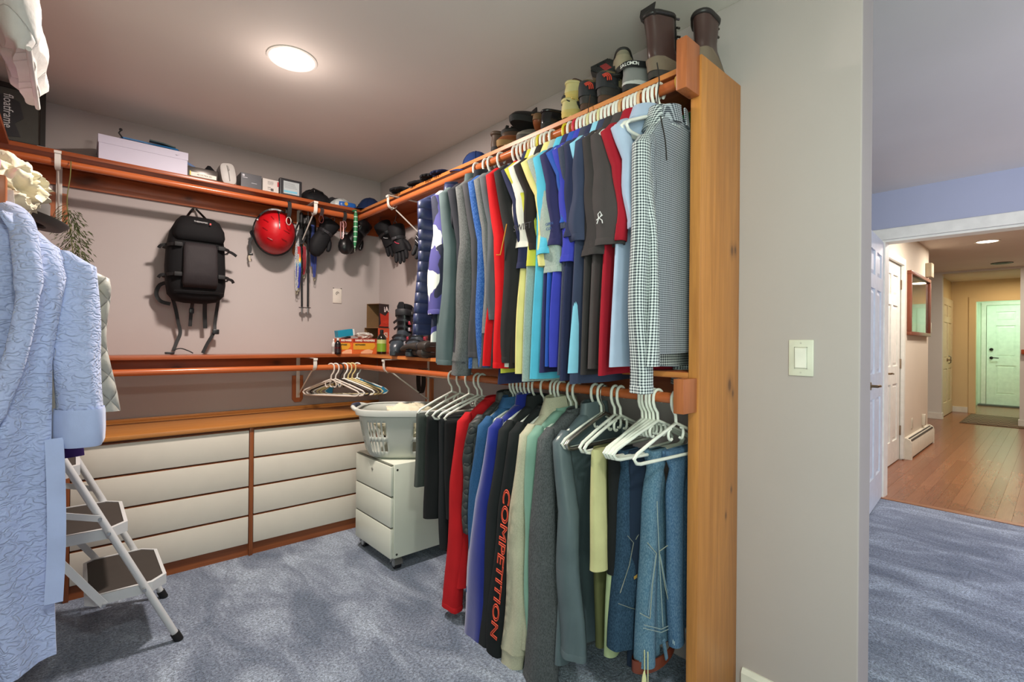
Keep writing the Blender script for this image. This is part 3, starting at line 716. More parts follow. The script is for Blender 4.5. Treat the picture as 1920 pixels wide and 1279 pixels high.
short('dark navy polo shirt second left of the brown-black shirts', FB('2e3350'), 1058, 1090, 446, 712, 1.11, 17)
short('charcoal heather polo shirt wedged between navy and violet-blue polos', FB('43485a', heather=.2), 1054, 1076, 430, 700, 1.14, 18, ax=.026)
short('violet-blue polo shirt beside the royal blue one', FB('3f45b4'), 1052, 1082, 492, 690, 1.165, 19, ax=.028)
short('royal blue polo shirt near the middle of the upper rod', FB('2f5ab4'), 1050, 1074, 420, 686, 1.195, 20)
short('deep indigo polo shirt with a wide sleeve, middle of the upper rod', FB('35345e'), 1026, 1060, 462, 700, 1.225, 21)
short('bright cyan polo shirt with small lettering on the sleeve', FB('5cc0de'), 1008, 1050, 478, 708, 1.26, 22, th=.03)
short('mint-trimmed heather grey polo shirt with striped sleeve hem', FB('9aa8a0', heather=.25), 1016, 1058, 512, 715, 1.29, 23)
short('pale butter-yellow polo shirt on a cream hanger', FB('eadf92'), 1012, 1036, 500, 700, 1.325, 24)
short('dark chocolate polo shirt between the white and the yellow one', FB('2e2826'), 986, 1012, 470, 690, 1.365, 25)
short('white polo shirt with SWIFT printed on its sleeve', FB('ece9dc'), 963, 1004, 466, 690, 1.395, 26, th=.034)
short('olive-trimmed yellow tee partly hidden under the white polo', FB('c9c94a'), 990, 1012, 500, 700, 1.42, 27, ax=.02, th=.02)
short('navy polo shirt hanging beside the black long-sleeved top', FB('2a2e4e'), 968, 998, 505, 720, 1.44, 28)
longs('black long-sleeved top in front of the bright red one', FB('2c2b2b'), 985, 942, 976, 680, 690, 1.47, 29, name='long_sleeve_top', collar='crew', x_end=.20)
longs('bright red long-sleeved pullover on the upper rod', FB('d6171d'), 962, 928, 962, 690, 688, 1.52, 30, name='pullover')
longs('slate grey pullover with thin orange piping next to the red one', FB('5a5f64'), 945, 915, 940, 600, 690, 1.56, 31, name='pullover')
longs('mid-grey heather top with thin sleeve beside the orange-piped pullover', FB('6e7070', heather=.3), 934, 908, 926, 625, 690, 1.60, 32, name='heather_top')
longs('marled royal blue long-sleeved top between grey pullovers', FB('1d4f9a', heather=.35, alt='5d87c8'), 926, 896, 915, 688, 690, 1.64, 33, name='marled_top')
longs('charcoal long-sleeved top with folded sleeve beside the marled blue one', FB('46474b'), 918, 882, 908, 670, 680, 1.68, 34, name='long_sleeve_top')
longs('grey heather sweatshirt with ribbed cuffs, widest sleeve on the upper rod', FB('707372', heather=.35, alt='4a4c4c'), 905, 848, 888, 678, 690, 1.73, 35, name='sweatshirt', cat='sweater', cuff=.1, ax=.04, th=.06)
longs('black zip jacket with raised collar between two grey sweaters', FB('2d2f36'), 890, 856, 880, 660, 680, 1.79, 36, name='zip_jacket', cat='jacket', collar='stand', th=.05)
longs('grey-green track jacket with seamed sleeve at the far end of the shirts', FB('5b6b6c', bump=.15), 868, 824, 858, 684, 680, 1.86, 37, name='track_jacket', cat='jacket', ax=.04, th=.055, collar='stand')
# camouflage jacket and quilted vest at the far end
t = NT('camo'); n1 = t.noise(t.coords((1, 1, .8)), 9, 2, .4, .5); n2 = t.noise(t.coords((1, 1, 1), (.4, 1, 0)), 7, 2, .4, .4)
cm = t.mixc(t.ramp(n2, [(.5, (0, 0, 0, 1)), (.51, (1, 1, 1, 1))]), srgb('e2e6de'), srgb('4c4a8c'))
cm = t.mixc(t.ramp(n1, [(.56, (0, 0, 0, 1)), (.57, (1, 1, 1, 1))]), cm, srgb('20253c')); t.l(cm, t.b.inputs['Base Color']); t.b.inputs['Roughness'].default_value = .85; t.bump(t.noise(t.coords(), 30, 3), .3, .003)
longs('white, violet and navy camouflage patterned jacket near the glove cluster', t.m, 852, 798, 842, 590, 640, 1.925, 38, name='patterned_jacket', cat='jacket', ax=.042, th=.06, collar='crew', x_end=.20)
garment('quilted_vest', 'navy quilted sleeveless vest hanging at the far end of the upper rod', 'vest', quilt('2b3558', .05, .45, 1., straight=True), 2.03, sleeve=None, hem=hz_z(812, 628, 1.2)-2.03, hs=.22, hem_hw=.235, th=.09, collar='stand', seed=40, amp=.3)
# shirt details
def on(root_label):
    return next(o for o in bpy.data.objects if o.get('label') == root_label)
def sleeve_text(root, s, size, col, px, py, Xs, rotz=0, tilt=0, mat=None, xs=1., sc_=1.):
    p = pt(px, py, X=Xs); loc = p-root.location
    M = frame(loc, (0, -math.cos(tilt), math.sin(tilt)), (0, math.sin(tilt), math.cos(tilt)))
    return text(s, size, mat or plain(col, .8), root, M, xs=xs)
sleeve_text(on('white polo shirt with SWIFT printed on its sleeve'), 'SWIFT', .034, '2a2a30', 979, 426, 1.216)
bs = on('brown-black polo shirt with a small white embroidered emblem on its sleeve')
p = pt(1124, 408, X=1.2235)-bs.location
MB().tube([(p.x, p.y+.010, p.z-.018), (p.x, p.y+.003, p.z-.002), (p.x, p.y+.006, p.z+.012), (p.x, p.y-.002, p.z+.018), (p.x, p.y-.008, p.z+.008), (p.x, p.y+.001, p.z-.002), (p.x, p.y-.010, p.z-.010), (p.x, p.y-.012, p.z-.02)], .0016, 5).tube([(p.x, p.y-.012, p.z+.006), (p.x, p.y+.012, p.z-.006)], .0014, 5).build('embroidery', plain('e8e8e8', .7), bs)
cy_ = on('bright cyan polo shirt with small lettering on the sleeve')
for k, w_ in enumerate(('OPEN', 'CUP')): sleeve_text(cy_, w_, .014, '1f4a8a', 1030-k*1, 420+k*9, 1.223)
# orange piping
pr = on('slate grey pullover with thin orange piping next to the red one')
a_ = [pt(950, 420, X=1.204), pt(944, 450, X=1.202), pt(938, 478, X=1.20), pt(931, 478, X=1.20)]
MB().tube([v-pr.location for v in a_], .0022, 6).build('piping', plain('d08a28', .6), pr)
ch = next(o for o in bpy.data.objects if o.get('label', '').startswith('black and white checked'))
# paper tags on the second checked shirt
for lab, px, py, w_, h_, col in (('cream paper tag with a round brown seal on the near checked shirts', 1300, 350, .03, .045, 'd8d0a8'), ('white and green paper tag low on the near checked shirts', 1305, 490, .026, .08, 'cfd6c4')):
    p = pt(px, py, Y=.79); tg = thing('price_tag', lab, 'tag', p)
    Mx = Matrix.Rotation(R(12), 4, 'Y')
    MB().box(-w_/2, w_/2, -.0008, .0008, -h_/2, h_/2, M=Mx).build('card', plain(col, .5), tg)
    MB().tube([(0, 0, h_/2-.004), (.004, 0, h_/2+.03)], .0007, 5).build('string', plain('d8d8d0'), tg)
    if py < 400: MB().cyl((-.004, -.0014, -h_*.25), (-.004, -.0009, -h_*.25), .006, 12).build('seal', plain('8a4a2a'), tg)
    else:
        MB().box(-.009, .009, -.0014, -.0009, -.012, .016, M=Mx).build('print', plain('2c3a4c'), tg)
# hangers on the upper rod, placed at the hooks seen between the shoulders
up_px = [(885, HW), (903, HW), (912, HW), (930, HW), (958, HW), (966, HW), (973, HW), (981, HW), (988, 'd9c0a4'), (994, HW), (999, HW), (1004, 'e3d23a'), (1010, HW), (1017, HW), (1027, HW), (1052, 'e3cf2e'), (1061, HW), (1071, 'd8324a'), (1078, HW),
         (1085, HW), (1092, HW), (1098, 'e6dfa8'), (1104, HW), (1111, HW), (1118, 'e6dfa8'), (1124, HW), (1131, HW), (1138, HW), (1146, HW), (1152, HW), (1158, 'dcae7c'), (1166, HW), (1173, HW), (1180, HW), (1187, HW), (1193, 'e8b98c'), (1203, HW), (1211, HW), (1219, HW), (1228, HW)]
for px, c_ in up_px:
    y_ = ys(px+2, XROD-.022)
    lab = {HW: 'white plastic hanger hooked on the upper rod among the shirts', 'e3d23a': 'thin yellow hanger hook left of the middle of the upper rod', 'e3cf2e': 'yellow plastic hanger hook beside the red one on the upper rod', 'd8324a': 'red plastic hanger hook on the upper rod',
           'd9c0a4': 'beige hanger hook among the jackets on the upper rod', 'e6dfa8': 'cream hanger hook in the dense run of hooks', 'dcae7c': 'tan hanger hook in the dense run of hooks near the boots', 'e8b98c': 'peach hanger hook close to the checked shirt'}[c_]
    hanger(y_, 2.03, c_, lab, 'white hangers on the upper rod' if c_ == HW else ('cream hangers on the upper rod' if c_ == 'e6dfa8' else None), half=.19)
# jackets and sweaters on the lower rod
ZL = 1.025
def low(label, mat, pxt, pxa, pxb, pye, pyh, yb, seed, name, cat, **k): return longs(label, mat, pxt, pxa, pxb, pye, pyh, yb, seed, name=name, cat=cat, zr=ZL, **k)
low('scarlet fleece with long sleeve at the far end of the lower rod jackets', FB('b81c22'), 880, 838, 876, 1142, 1080, ys(925, 1.4), 51, 'fleece_pullover', 'jacket', collar='crew', ax=.036, x_end=.20)
low('charcoal quilted jacket tucked between the scarlet and the denim-blue one', quilt('3a3d3c', .04, .55, .8), 893, 872, 892, 1000, 1060, ys(948, 1.4), 52, 'quilted_jacket', 'jacket', collar='stand')
low('steel-blue knit pullover with a pale grey open collar', FB('2f567e', heather=.25), 915, 880, 906, 1110, 1100, ys(965, 1.4), 53, 'knit_pullover', 'sweater', collar='polo')
low('royal blue velour jacket with high collar on the lower rod', FB('1b2a86', sheen=.5), 935, 872, 922, 1212, 1130, ys(985, 1.4), 54, 'velour_jacket', 'jacket', collar='stand', ax=.042, th=.06)
low('black fleece jacket behind the one with orange lettering', FB('26292a'), 955, 905, 938, 1232, 1150, ys(1005, 1.4), 55, 'fleece_jacket', 'jacket', collar='stand')
bk = low('black jacket with COMPETITION in orange outline letters down its sleeve', FB('1f2324'), 978, 916, 962, 1240, 1180, ys(1025, 1.4), 56, 'lettered_jacket', 'jacket', collar='crew', ax=.042, x_end=.20)
low('oatmeal sweatshirt with folded hood and ribbed cuff', FB('b6b49c', heather=.2), 996, 950, 996, 1222, 1190, ys(1045, 1.4), 57, 'sweatshirt', 'sweater', collar='shirt', cuff=.1, ax=.042, th=.06)
low('pale jade green long-sleeved top on the lower rod', FB('7fa594'), 1010, 992, 1016, 1200, 1180, ys(1060, 1.4), 58, 'long_sleeve_top', 'shirt', collar='crew')
low('charcoal marl sweater, longest sleeve on the lower rod', FB('5c6062', heather=.4, alt='3a3d3e'), 1040, 990, 1054, 1279, 1230, ys(1080, 1.4), 59, 'marl_sweater', 'sweater', collar='crew', ax=.046, th=.06)
low('glossy slate raincoat with a dark red collar edge', fabric('58666a', rough=.38, bump=.6, wrinkle=.5), 1085, 1056, 1104, 1232, 1240, ys(1108, 1.4), 60, 'raincoat', 'jacket', collar='stand', ax=.04, th=.05)
# orange outline lettering on the black jacket
sm = plain('e8573a', .6)
p0, p1 = pt(944, 985, X=1.190), pt(927, 1170, X=1.188)
d_ = (p1-p0); L_ = d_.length
M_ = frame((p0+p1)/2-bk.location, d_, (0, -1, 0))
cu = bpy.data.curves.new('t', 'FONT'); cu.body = 'COMPETITION'; cu.size = .052; cu.align_x = 'CENTER'; cu.align_y = 'CENTER'; cu.fill_mode = 'NONE'; cu.bevel_depth = .0016; cu.bevel_resolution = 0; cu.resolution_u = 3; cu.space_character = 1.0
o = bpy.data.objects.new('t', cu); C.objects.link(o); bpy.context.view_layer.update()
me = bpy.data.meshes.new_from_object(o.evaluated_get(bpy.context.evaluated_depsgraph_get())); bpy.data.objects.remove(o)
w0 = max(v.co.x for v in me.vertices)-min(v.co.x for v in me.vertices)
me.transform(M_ @ Matrix.Translation((-.04, 0, 0)) @ Matrix.Diagonal((L_*1.5/w0, 1, 1, 1))); me.materials.clear(); me.materials.append(sm)
o = bpy.data.objects.new('lettering', me); C.objects.link(o); o.parent = bk

# ---------------- trousers folded over hanger bars ----------------
def trousers(name, label, mat, y, xc, hw, hem_z, seed=1, th=.045, zr=ZL, top=-.178, amp=1., waist=None, hw2=None, group=None, yaw=0, cat='trousers', nz=14, split=False, stitch=None, shift=0., pocket=None, mat2=None):
    """folded pair: origin on the rod, legs drape over the bar; xc = centre across, hem_z = lowest point below the rod"""
    root = thing(name, label, cat, (XROD, y, zr), yaw, group)
    rnd = random.Random(seed); hw2 = hw2 or hw
    legs = [(-.5, 1)] if not split else [(-1, 1), (1, 1)]
    for li in range(2 if split else 1):
        ph = [rnd.uniform(0, 6) for _ in range(4)]; k1, k2 = rnd.uniform(25, 38), rnd.uniform(48, 70)
        rings = []; n = 34
        zz = [top+.008, top+.004, top-.01]+[lerp(top-.01, hem_z+(.03*li), (i+1)/nz) for i in range(nz)]
        for j, z in enumerate(zz):
            t = max(0, (j-2)/nz); w_ = lerp(hw, hw2, t); cx = xc+(0 if not split else (li-.5)*2*(w_*.47)*min(1, t*6))
            ww = w_*(.53 if split and t > .02 else 1); tt = th*([.4, .8, 1][j] if j < 3 else 1+.3*t)
            ring = []
            for i in range(n):
                a = 2*math.pi*i/n; x = ww*se(math.cos(a), .75); yv = tt/2*se(math.sin(a), .7)
                f = amp*th*.3*min(1, t*4)*(math.sin(k1*x+ph[0]+z*2)*.6+math.sin(k2*x+ph[1]-3*z)*.4)
                ring.append(Vector((cx+x+.006*math.sin(z*12+ph[2])*t, yv+f+shift*t+(li*.012), z)))
            rings.append(ring)
        l = rings[-1]; c_ = sum(l, Vector())/n
        rings.append([v+(c_-v)*.12+Vector((0, 0, .001)) for v in l]); rings.append([v+(c_-v)*.2+Vector((0, 0, .03)) for v in l])
        lg = MB().loft(rings).build('leg' if split else 'fabric', mat, root, 60)
    return root
def denim(c, c2): return fabric(c, heather=.2, alt=c2, bump=.5, wrinkle=.45, weave=700)
GP = 'dark trousers at the far end of the lower rod'
trousers('track_trousers', 'grey-green trousers nearest the laundry basket', fabric('4a504c', wrinkle=.3), ys(812, 1.3), -.14, .07, -.52, 61, .04)
trousers('ski_trousers', 'black trousers with a small zipped pocket beside the laundry basket', fabric('1d1f20', wrinkle=.5), ys(836, 1.3), -.11, .11, -.64, 62, .05)
trousers('work_trousers', 'black trousers with a faded dark grey cuff, hanging lowest by the cart', fabric('232628', wrinkle=.5), ys(852, 1.3), -.10, .10, -.76, 63, .05)
trousers('black_trousers', 'black trousers hard against the scarlet fleece sleeve', fabric('191b1c', wrinkle=.5), ys(870, 1.3), -.10, .12, -.60, 64, .045)
def tr(name, label, mat, y, pa0, pa1, pb0, pb1, pyh, seed, th=.03, **k):
    xs = [ya_x(p, y) for p in (pa0, pa1, pb0, pb1)]
    xc = (xs[2]+xs[3])/2-XROD; 
    return trousers(name, label, mat, y, xc, (xs[1]-xs[0])/2, hz_zy((pb0+pb1)/2, pyh, y)-ZL, seed, th, hw2=(xs[3]-xs[2])/2, **k)
def ya_x(px, y): return pt(px, 400, Y=y).x
def hz_zy(px, py, y): return pt(px, py, Y=y).z
tr('khaki_trousers', 'olive khaki trousers on the bent white hanger', fabric('5d5f3c', wrinkle=.3), 1.03, 1112, 1162, 1125, 1160, 1200, 65)
tr('drawstring_shorts', 'cream crinkled shorts hanging between the raincoat and the khaki trousers', fabric('c3c08c', wrinkle=1.), 1.00, 1106, 1130, 1112, 1142, 1062, 66, amp=1.6)
tr('cargo_trousers', 'pale green crinkled trousers reaching near the carpet beside the jeans', fabric('a7b58a', wrinkle=1.), .985, 1146, 1160, 1138, 1172, 1215, 67, amp=1.5)
tr('black_shorts', 'black shorts with a button waistband above the pale green trousers', fabric('1b1d1e', wrinkle=.4), .965, 1152, 1185, 1150, 1176, 1068, 68)
tr('navy_trousers', 'plain navy trousers hidden between the two pairs of jeans', fabric('1d2a3c', wrinkle=.3), .915, 1190, 1225, 1190, 1214, 1235, 70, th=.024)
dj = tr('dark_jeans', 'dark indigo jeans with tan stitching and a rear pocket', denim('22384c', '4b6a84'), .935, 1172, 1200, 1160, 1208, 1200, 69, th=.045, split=True)
bj = tr('belted_jeans', 'faded blue jeans turned waist down with a brown leather belt', denim('4a6c84', '8fabb8'), .875, 1214, 1242, 1199, 1270, 1218, 71, th=.05, split=True)
bl_ = tr('blue_jeans', 'mid-blue jeans with frayed hems over the hanger nearest the end panel', denim('3c5c7c', '7f9ab0'), .835, 1238, 1300, 1262, 1304, 1192, 72, th=.032, split=True, amp=.7)
def seam(root, Yp, lines, wd, col, nm='seam'):
    m = MB()
    for ln in lines:
        m.ribbon([pt(px, py, Y=Yp)-root.location for px, py in ln], wd, .0016, (0, 1, 0))
    return m.build(nm, plain(col, .7), root)
# belt, pockets, stitching
x0, x1 = ya_x(1201, .865)-XROD, ya_x(1273, .865)-XROD; zb = hz_zy(1238, 1222, .86)-ZL
rb = [((x0+x1)/2+(x1-x0)/2*math.cos(2*math.pi*i/32), .036*math.sin(2*math.pi*i/32)) for i in range(32)]
def bz(x): return zb-.018*math.cos((x-(x0+x1)/2)/(x1-x0)*2.6)+.03*(x-x0)
MB().loft([[Vector((x*g+(1-g)*(x0+x1)/2, y*g, bz(x)+dz)) for x, y in rb] for g, dz in ((1.0, .022), (1.0, -.016), (.93, -.016), (.93, .022))], False, False).build('belt', plain('6e3524', .4), bj)
yj = .835
seam(bj, yj, [[(1214, 1018), (1231, 1038), (1223, 1100), (1219, 1160)], [(1219, 1160), (1200, 1150)], [(1236, 1034), (1256, 1020)], [(1236, 1034), (1247, 1100), (1260, 1158), (1271, 1148)]], .0022, '9fa898', 'pocket_seam')
seam(bj, yj+.002, [[(1208, 1172), (1240, 1180), (1270, 1166)], [(1206, 1178), (1240, 1186), (1271, 1172)], [(1232, 940), (1236, 1040), (1243, 1175)]], .002, '9fb0ac')
for pl_ in ([[(1216, 1026), (1229, 1042), (1221, 1102), (1216, 1154)], [(1238, 1040), (1249, 1098), (1263, 1152)]]): seam(bj, yj-.001, [pl_], .002, '7c98a8', 'pocket_seam')
bl2 = MB().ribbon([pt(1244, 1200, Y=.828)-bj.location, pt(1250, 1236, Y=.828)-bj.location], .012, .004, (0, 1, 0)).build('belt_loop', denim('4a6c84', '8fabb8'), bj)
seam(dj, .902, [[(1177, 1005), (1188, 1018), (1180, 1060), (1163, 1112)], [(1160, 1132), (1182, 1140), (1204, 1146)], [(1192, 1012), (1203, 992)]], .0018, '7f8478', 'pocket_seam')
seam(dj, .900, [[(1189, 1084), (1203, 1074)]], .009, 'b9934a', 'pocket_tab')
MB().prism([(a, b) for a, b in [(pt(px, py, Y=.903).x-dj.location.x, pt(px, py, Y=.903).z-dj.location.z) for px, py in ((1190, 1086), (1204, 1076), (1206, 1120), (1192, 1128))]], .900-dj.location.y, .904-dj.location.y).build('pocket', denim('22384c', '4b6a84'), dj)
# frayed hems
for k_, (pa, pb, py) in enumerate(((1262, 1281, 1206), (1286, 1304, 1186))):
    f_ = MB()
    for i in range(9):
        p = pt(lerp(pa, pb, i/8), py-6+3*math.sin(i*1.3), Y=.818)-bl_.location
        f_.tube([p, p+Vector((.001*math.sin(i*2), 0, -.012))], .0016, 4)
    f_.build('frayed_hem', plain('a9c0cc', .9), bl_)['kind'] = 'stuff'
# drawstring tassels below the navy trousers
tz = thing('drawstring', 'cream tasselled drawstring ends hanging below the dark trousers', 'cord', pt(1208, 1256, X=1.31))
for dy, L_ in ((0, .05), (-.012, .085)):
    MB().tube([(0, dy, .06), (.002, dy, -L_+.04)], .0016, 5).loft([[Vector((r_*math.cos(a), dy+r_*math.sin(a), z)) for a in [i*math.pi/4 for i in range(8)]] for r_, z in ((.002, -L_+.045), (.006, -L_+.03), (.009, -L_))]).build('tassel', plain('cfcf9c', .9), tz)
# hangers on the lower rod
LW = 'e9ece0'
for px, lab in ((842, 'white hanger farthest left on the lower rod, dark trousers over it'), (857, 'second white hanger from the left on the lower rod'), (874, 'third white hanger from the left on the lower rod'), (890, 'fourth white hanger from the left on the lower rod'), (898, 'fifth white hanger from the left, next to the jackets'),
                (1110, 'white hanger above the raincoat, left of the metal hook'), (1122, 'white hanger touching the metal hook'), (1147, 'white hanger just right of the metal hook'), (1158, 'white hanger over the khaki trousers'),
                (1262, 'white hanger nearest the end panel on the lower rod, blue jeans over it')):
    hanger(ys(px+2, XROD-.022), ZL, LW, lab, yaw=R(random.Random(px).uniform(-7, 5)))
for px in (957, 963, 970, 977, 984, 992, 999, 1015, 1033, 1040, 1047, 1065, 1075):
    hanger(ys(px+2, XROD-.022), ZL, LW, 'white plastic hanger hook holding the jackets on the lower rod', 'white hangers under the lower rod jackets', half=.17)
for px in (1199, 1206, 1213, 1220, 1228):
    hanger(ys(px+2, XROD-.022), ZL, LW, 'one of the white hangers bunched below the checked shirt cuff', 'white hangers bunched at the jeans', yaw=R(random.Random(px).uniform(-9, 3)))
hanger(ys(1130, XROD-.02), ZL, 'b9b6ac', 'metal-hooked hanger on the lower rod', metal=True, loops=False)
# bunch of empty hangers on the back lower rod
for i, (px, c_, lab) in enumerate(((636, 'd8cfc4', 'grey-white hanger, leftmost of the empty bunch by the corner'), (643, 'ded8cf', 'white empty hanger second from the left by the corner'), (650, '2c2826', 'black empty hanger amid the bunch by the corner'), (656, HW, 'bright white empty hanger amid the bunch by the corner'), (662, 'd9c690', 'cream empty hanger amid the bunch by the corner'), (668, 'd6c48a', 'tan wire-thin empty hanger next to the blue and white one'), (676, 'dfe8e4', 'white and blue empty hanger, rightmost of the bunch by the corner'))):
    x_ = xa(px-10+i*1.5, YROD-.02)
    h = hanger(x_, ZL, c_, lab, axis='x', yaw=R(36+i*3.5))
    if px == 676:
        bl = plain('1e7fa8', .35)
        for s in (-1, 1): MB().prism([(s*.205, -.165), (s*.16, -.188), (s*.155, -.15), (s*.17, -.135)], -.007, .007).tube([(s*.02, 0, -.086), (s*.155, 0, -.142)], .0062, 8).build('grip', bl, h)
# ---------------- shoes on the top shelf ----------------
def slice_ring(xb, xf, w, z, n=30, heel=.8, sq=.85, dy=0., tilt=0.):
    mid, half = (xb+xf)/2, (xf-xb)/2; out = []
    for i in range(n):
        a = 2*math.pi*i/n; u = math.cos(a); x = mid+half*se(u, .9)
        t = (x-xb)/(xf-xb); wp = interp(t, [(0, heel), (.35, .78), (.7, 1.0), (1, .86)])
        out.append(Vector((x, dy+w/2*wp*se(math.sin(a), sq), z+tilt*(x-xb))))
    return out
def shoe(name, label, up_, sole, lining, loc, rot, L=.29, w=.10, shaft=.0, col2=None, lace=None, group=None, midsole=None, rand=None, rubber=None, logo=None, htop=.088, lugs=None, nolace=False, nolug=False):
    root = thing(name, label, 'shoe' if shaft < .05 else 'boot', loc, 0, group); root.rotation_euler = rot
    m = MB(); m.loft([slice_ring(.012, L-.03, w*.86, .004), slice_ring(.002, L-.006, w*.98, .0), slice_ring(-.002, L, w, .008), slice_ring(-.001, L+.001, w*1.01, .022, tilt=.02)])
    m.build('sole', plain(sole, .75), root, 50)
    lg = MB()
    for k in range(9):
        x = .015+k*(L-.04)/8.5
        for s in (-1, 0, 1):
            if s == 0 and k % 2: continue
            ww = w*interp(x/L, [(0, .7), (.35, .68), (.7, .9), (1, .6)])
            lg.box(x, x+.016, s*ww*.33-.013, s*ww*.33+.013, -.004, .003, .001, seg=1)
    if not nolug: lg.build('tread', plain(sole, .8), root, 0)['kind'] = 'stuff'
    if lugs:
        l2 = MB()
        for k in range(5):
            l2.box(.02+k*.03, .038+k*.03, -.012, .014, -.007, .003, .001, seg=1)
        l2.build('tread_accent', plain(lugs, .7), root, 0)['kind'] = 'stuff'
    if midsole: MB().loft([slice_ring(0, L-.002, w*1.0, .018, tilt=.02), slice_ring(-.003, L-.0, w*1.03, .024, tilt=.02), slice_ring(.001, L-.004, w*.99, .036, tilt=.01)]).build('midsole', plain(midsole, .6), root, 50)
    prof = [(.020, .0, L-.003, .97), (.035, -.002, L-.006, .98), (.048, .0, L-.02, .96), (.058, .002, L-.045, .93), (.068, .003, L-.09, .88), (.078, .002, .165, .82), (htop, .0, .140, .76)]
    if shaft > .05:
        prof += [(htop+.02, .003, .126, .76), (htop+shaft*.5, .004, .122, .84), (htop+shaft, -.004, .124, .92)]
    rings = [slice_ring(xb, xf, w*ws*.97, z, sq=.8, tilt=(.08 if (z > .085 and shaft < .05) else .0)) for z, xb, xf, ws in prof]
    top = rings[-1]; c = sum(top, Vector())/len(top)
    open_ = [[v+(c-v)*.10+Vector((0, 0, .003)) for v in top], [v+(c-v)*.2+Vector((0, 0, -.004)) for v in top]]
    MB().loft(rings+open_[:1], True, False).build('upper', up_, root, 50)
    MB().loft([open_[0], open_[1], [v+(c-v)*.22+Vector((0, 0, -.05)) for v in top]], False, True).build('lining', fabric(lining), root, 50)
    ht = htop+shaft
    col = MB().tube([v+(c-v)*.06+Vector((0, 0, .002)) for v in top], .007 if shaft < .05 else .0095, 8, closed=True).build('collar', col2 or up_, root, 60)
    # tongue
    xf_t = prof[-1][2]
    MB().ribbon([(L*.60, 0, .066), (L*.5, 0, .080), (xf_t+.012, 0, htop+.002), (xf_t+.004, 0, ht+.0), (xf_t+.006, 0, ht+.03)], w*.42, .006, (1, 0, 0)).build('tongue', col2 or up_, root, 50)
    if lace and not nolace:
        lm = MB(); nst = 4 if shaft < .05 else 8
        for k in range(nst):
            t = k/(nst-1)
            if shaft < .05: x, z = lerp(L*.62, xf_t+.015, t), lerp(.073, htop+.008, t)
            else: x, z = (lerp(L*.58, xf_t+.012, min(1, t*2)), lerp(.078, htop, min(1, t*2))) if t < .5 else (xf_t+.012, lerp(htop, ht-.01, (t-.5)*2))
            lm.tube([(x, -w*.24, z-.006), (x+.005, 0, z+.003), (x-.006, w*.24, z-.002)], .0024, 6)
        lm.tube([(xf_t+.018, .0, ht-.004), (xf_t+.03, .03, ht-.012), (xf_t+.025, .035, ht-.03)], .0022, 6)
        lm.build('laces', plain(lace, .8), root, 60)
    if rubber:   # heel counter / rand
        MB().loft([slice_ring(-.004, L*.999, w*1.0, .022), slice_ring(-.006, L*.998, w*1.0, .04), slice_ring(-.004, L*.46, w*.90, .056), slice_ring(-.002, L*.2, w*.74, .066)], False, False).build('rand', plain(rubber, .65), root, 50)
    if logo: logo(root)
    return root
def at_shelf(px, X=1.47, z=2.1, dz=0.007): return (X, ya(px, X), z+dz)
LB = plain('4a3430', .32, var=.12); LBC = plain('2a2625', .4)
def hooks(root, L=.3):
    h = MB()
    for k in range(3):
        for s in (-1, 1): h.cyl((.128, s*.026, .16+k*.03), (.14, s*.03, .16+k*.03), .004, 8)
    h.build('lace_hook', plain('6b6660', .3, .9), root)['kind'] = 'stuff'
def tabs(root):
    hooks(root); 
    MB().ribbon([(.004, 0, .20), (-.004, 0, .215), (.004, 0, .238)], .06, .003, (1, 0, 0)).build('pull_tab', plain('1f1d1d', .6), root)
    MB().box(.012, .0135, -.016, .016, .222, .245).build('size_label', plain('d8d8d0', .6), root)
shoe('hiking_boot', 'tall brown leather hiking boot standing on top of the end panel', LB, '3a3632', '1c1a1a', (1.545, ya(1314, 1.56), 2.122), (0, 0, R(14)), .25, .10, .095, LBC, '1c1a1a', rubber='7a6a58', logo=hooks, group='pair of tall brown hiking boots')
shoe('hiking_boot', 'tall brown hiking boot with a white size label inside, left of its pair', LB, '3a3632', '1c1a1a', (1.47, ya(1222, 1.48), 2.112), (0, R(-6), R(-4)), .27, .105, .12, LBC, '1c1a1a', rubber='7a6a58', logo=tabs, group='pair of tall brown hiking boots')
def word(root):
    MB().loft([slice_ring(-.008, .11, .095, z, tilt=.08) for z in (.074, .078)]+[slice_ring(-.0075, .11, .092, .098, tilt=.08)], False, False).build('heel_collar', plain('1a1a1c', .6), root, 50)
    for k, chh in enumerate('SALOMON'):
        a = (k-3)*.27+.62; text(chh, .0165, plain('e8e8e4', .6), root, frame((.030-.0405*math.cos(a)*.97, -.042*math.sin(a), .0855), (math.sin(a)*1., -math.cos(a), 0), (0, 0, 1)), ext=.0006, bold=.0003)
GR = fabric('8b8b8a', bump=.5)
sl = at_shelf(1168, 1.465)
shoe('running_shoe', 'grey running shoe with white lettering round its black heel collar', GR, '2a2828', 'a02838', sl, (0, 0, R(-12)), .29, .105, 0, plain('1c1c1e', .6), 'b0b0b0', midsole='c3c3c0', logo=word, htop=.094, lugs='4a3a38')
shoe('running_shoe', 'beige and black trail shoe perched behind the grey running shoe', fabric('8d8672'), '2c2a28', '1e1c1b', (1.50, ya(1165, 1.5), 2.205), (0, R(6), R(35)), .28, .10, 0, plain('2c2a28', .6), '5a554a', midsole='2c2a28', rubber='9b9078', nolace=False)
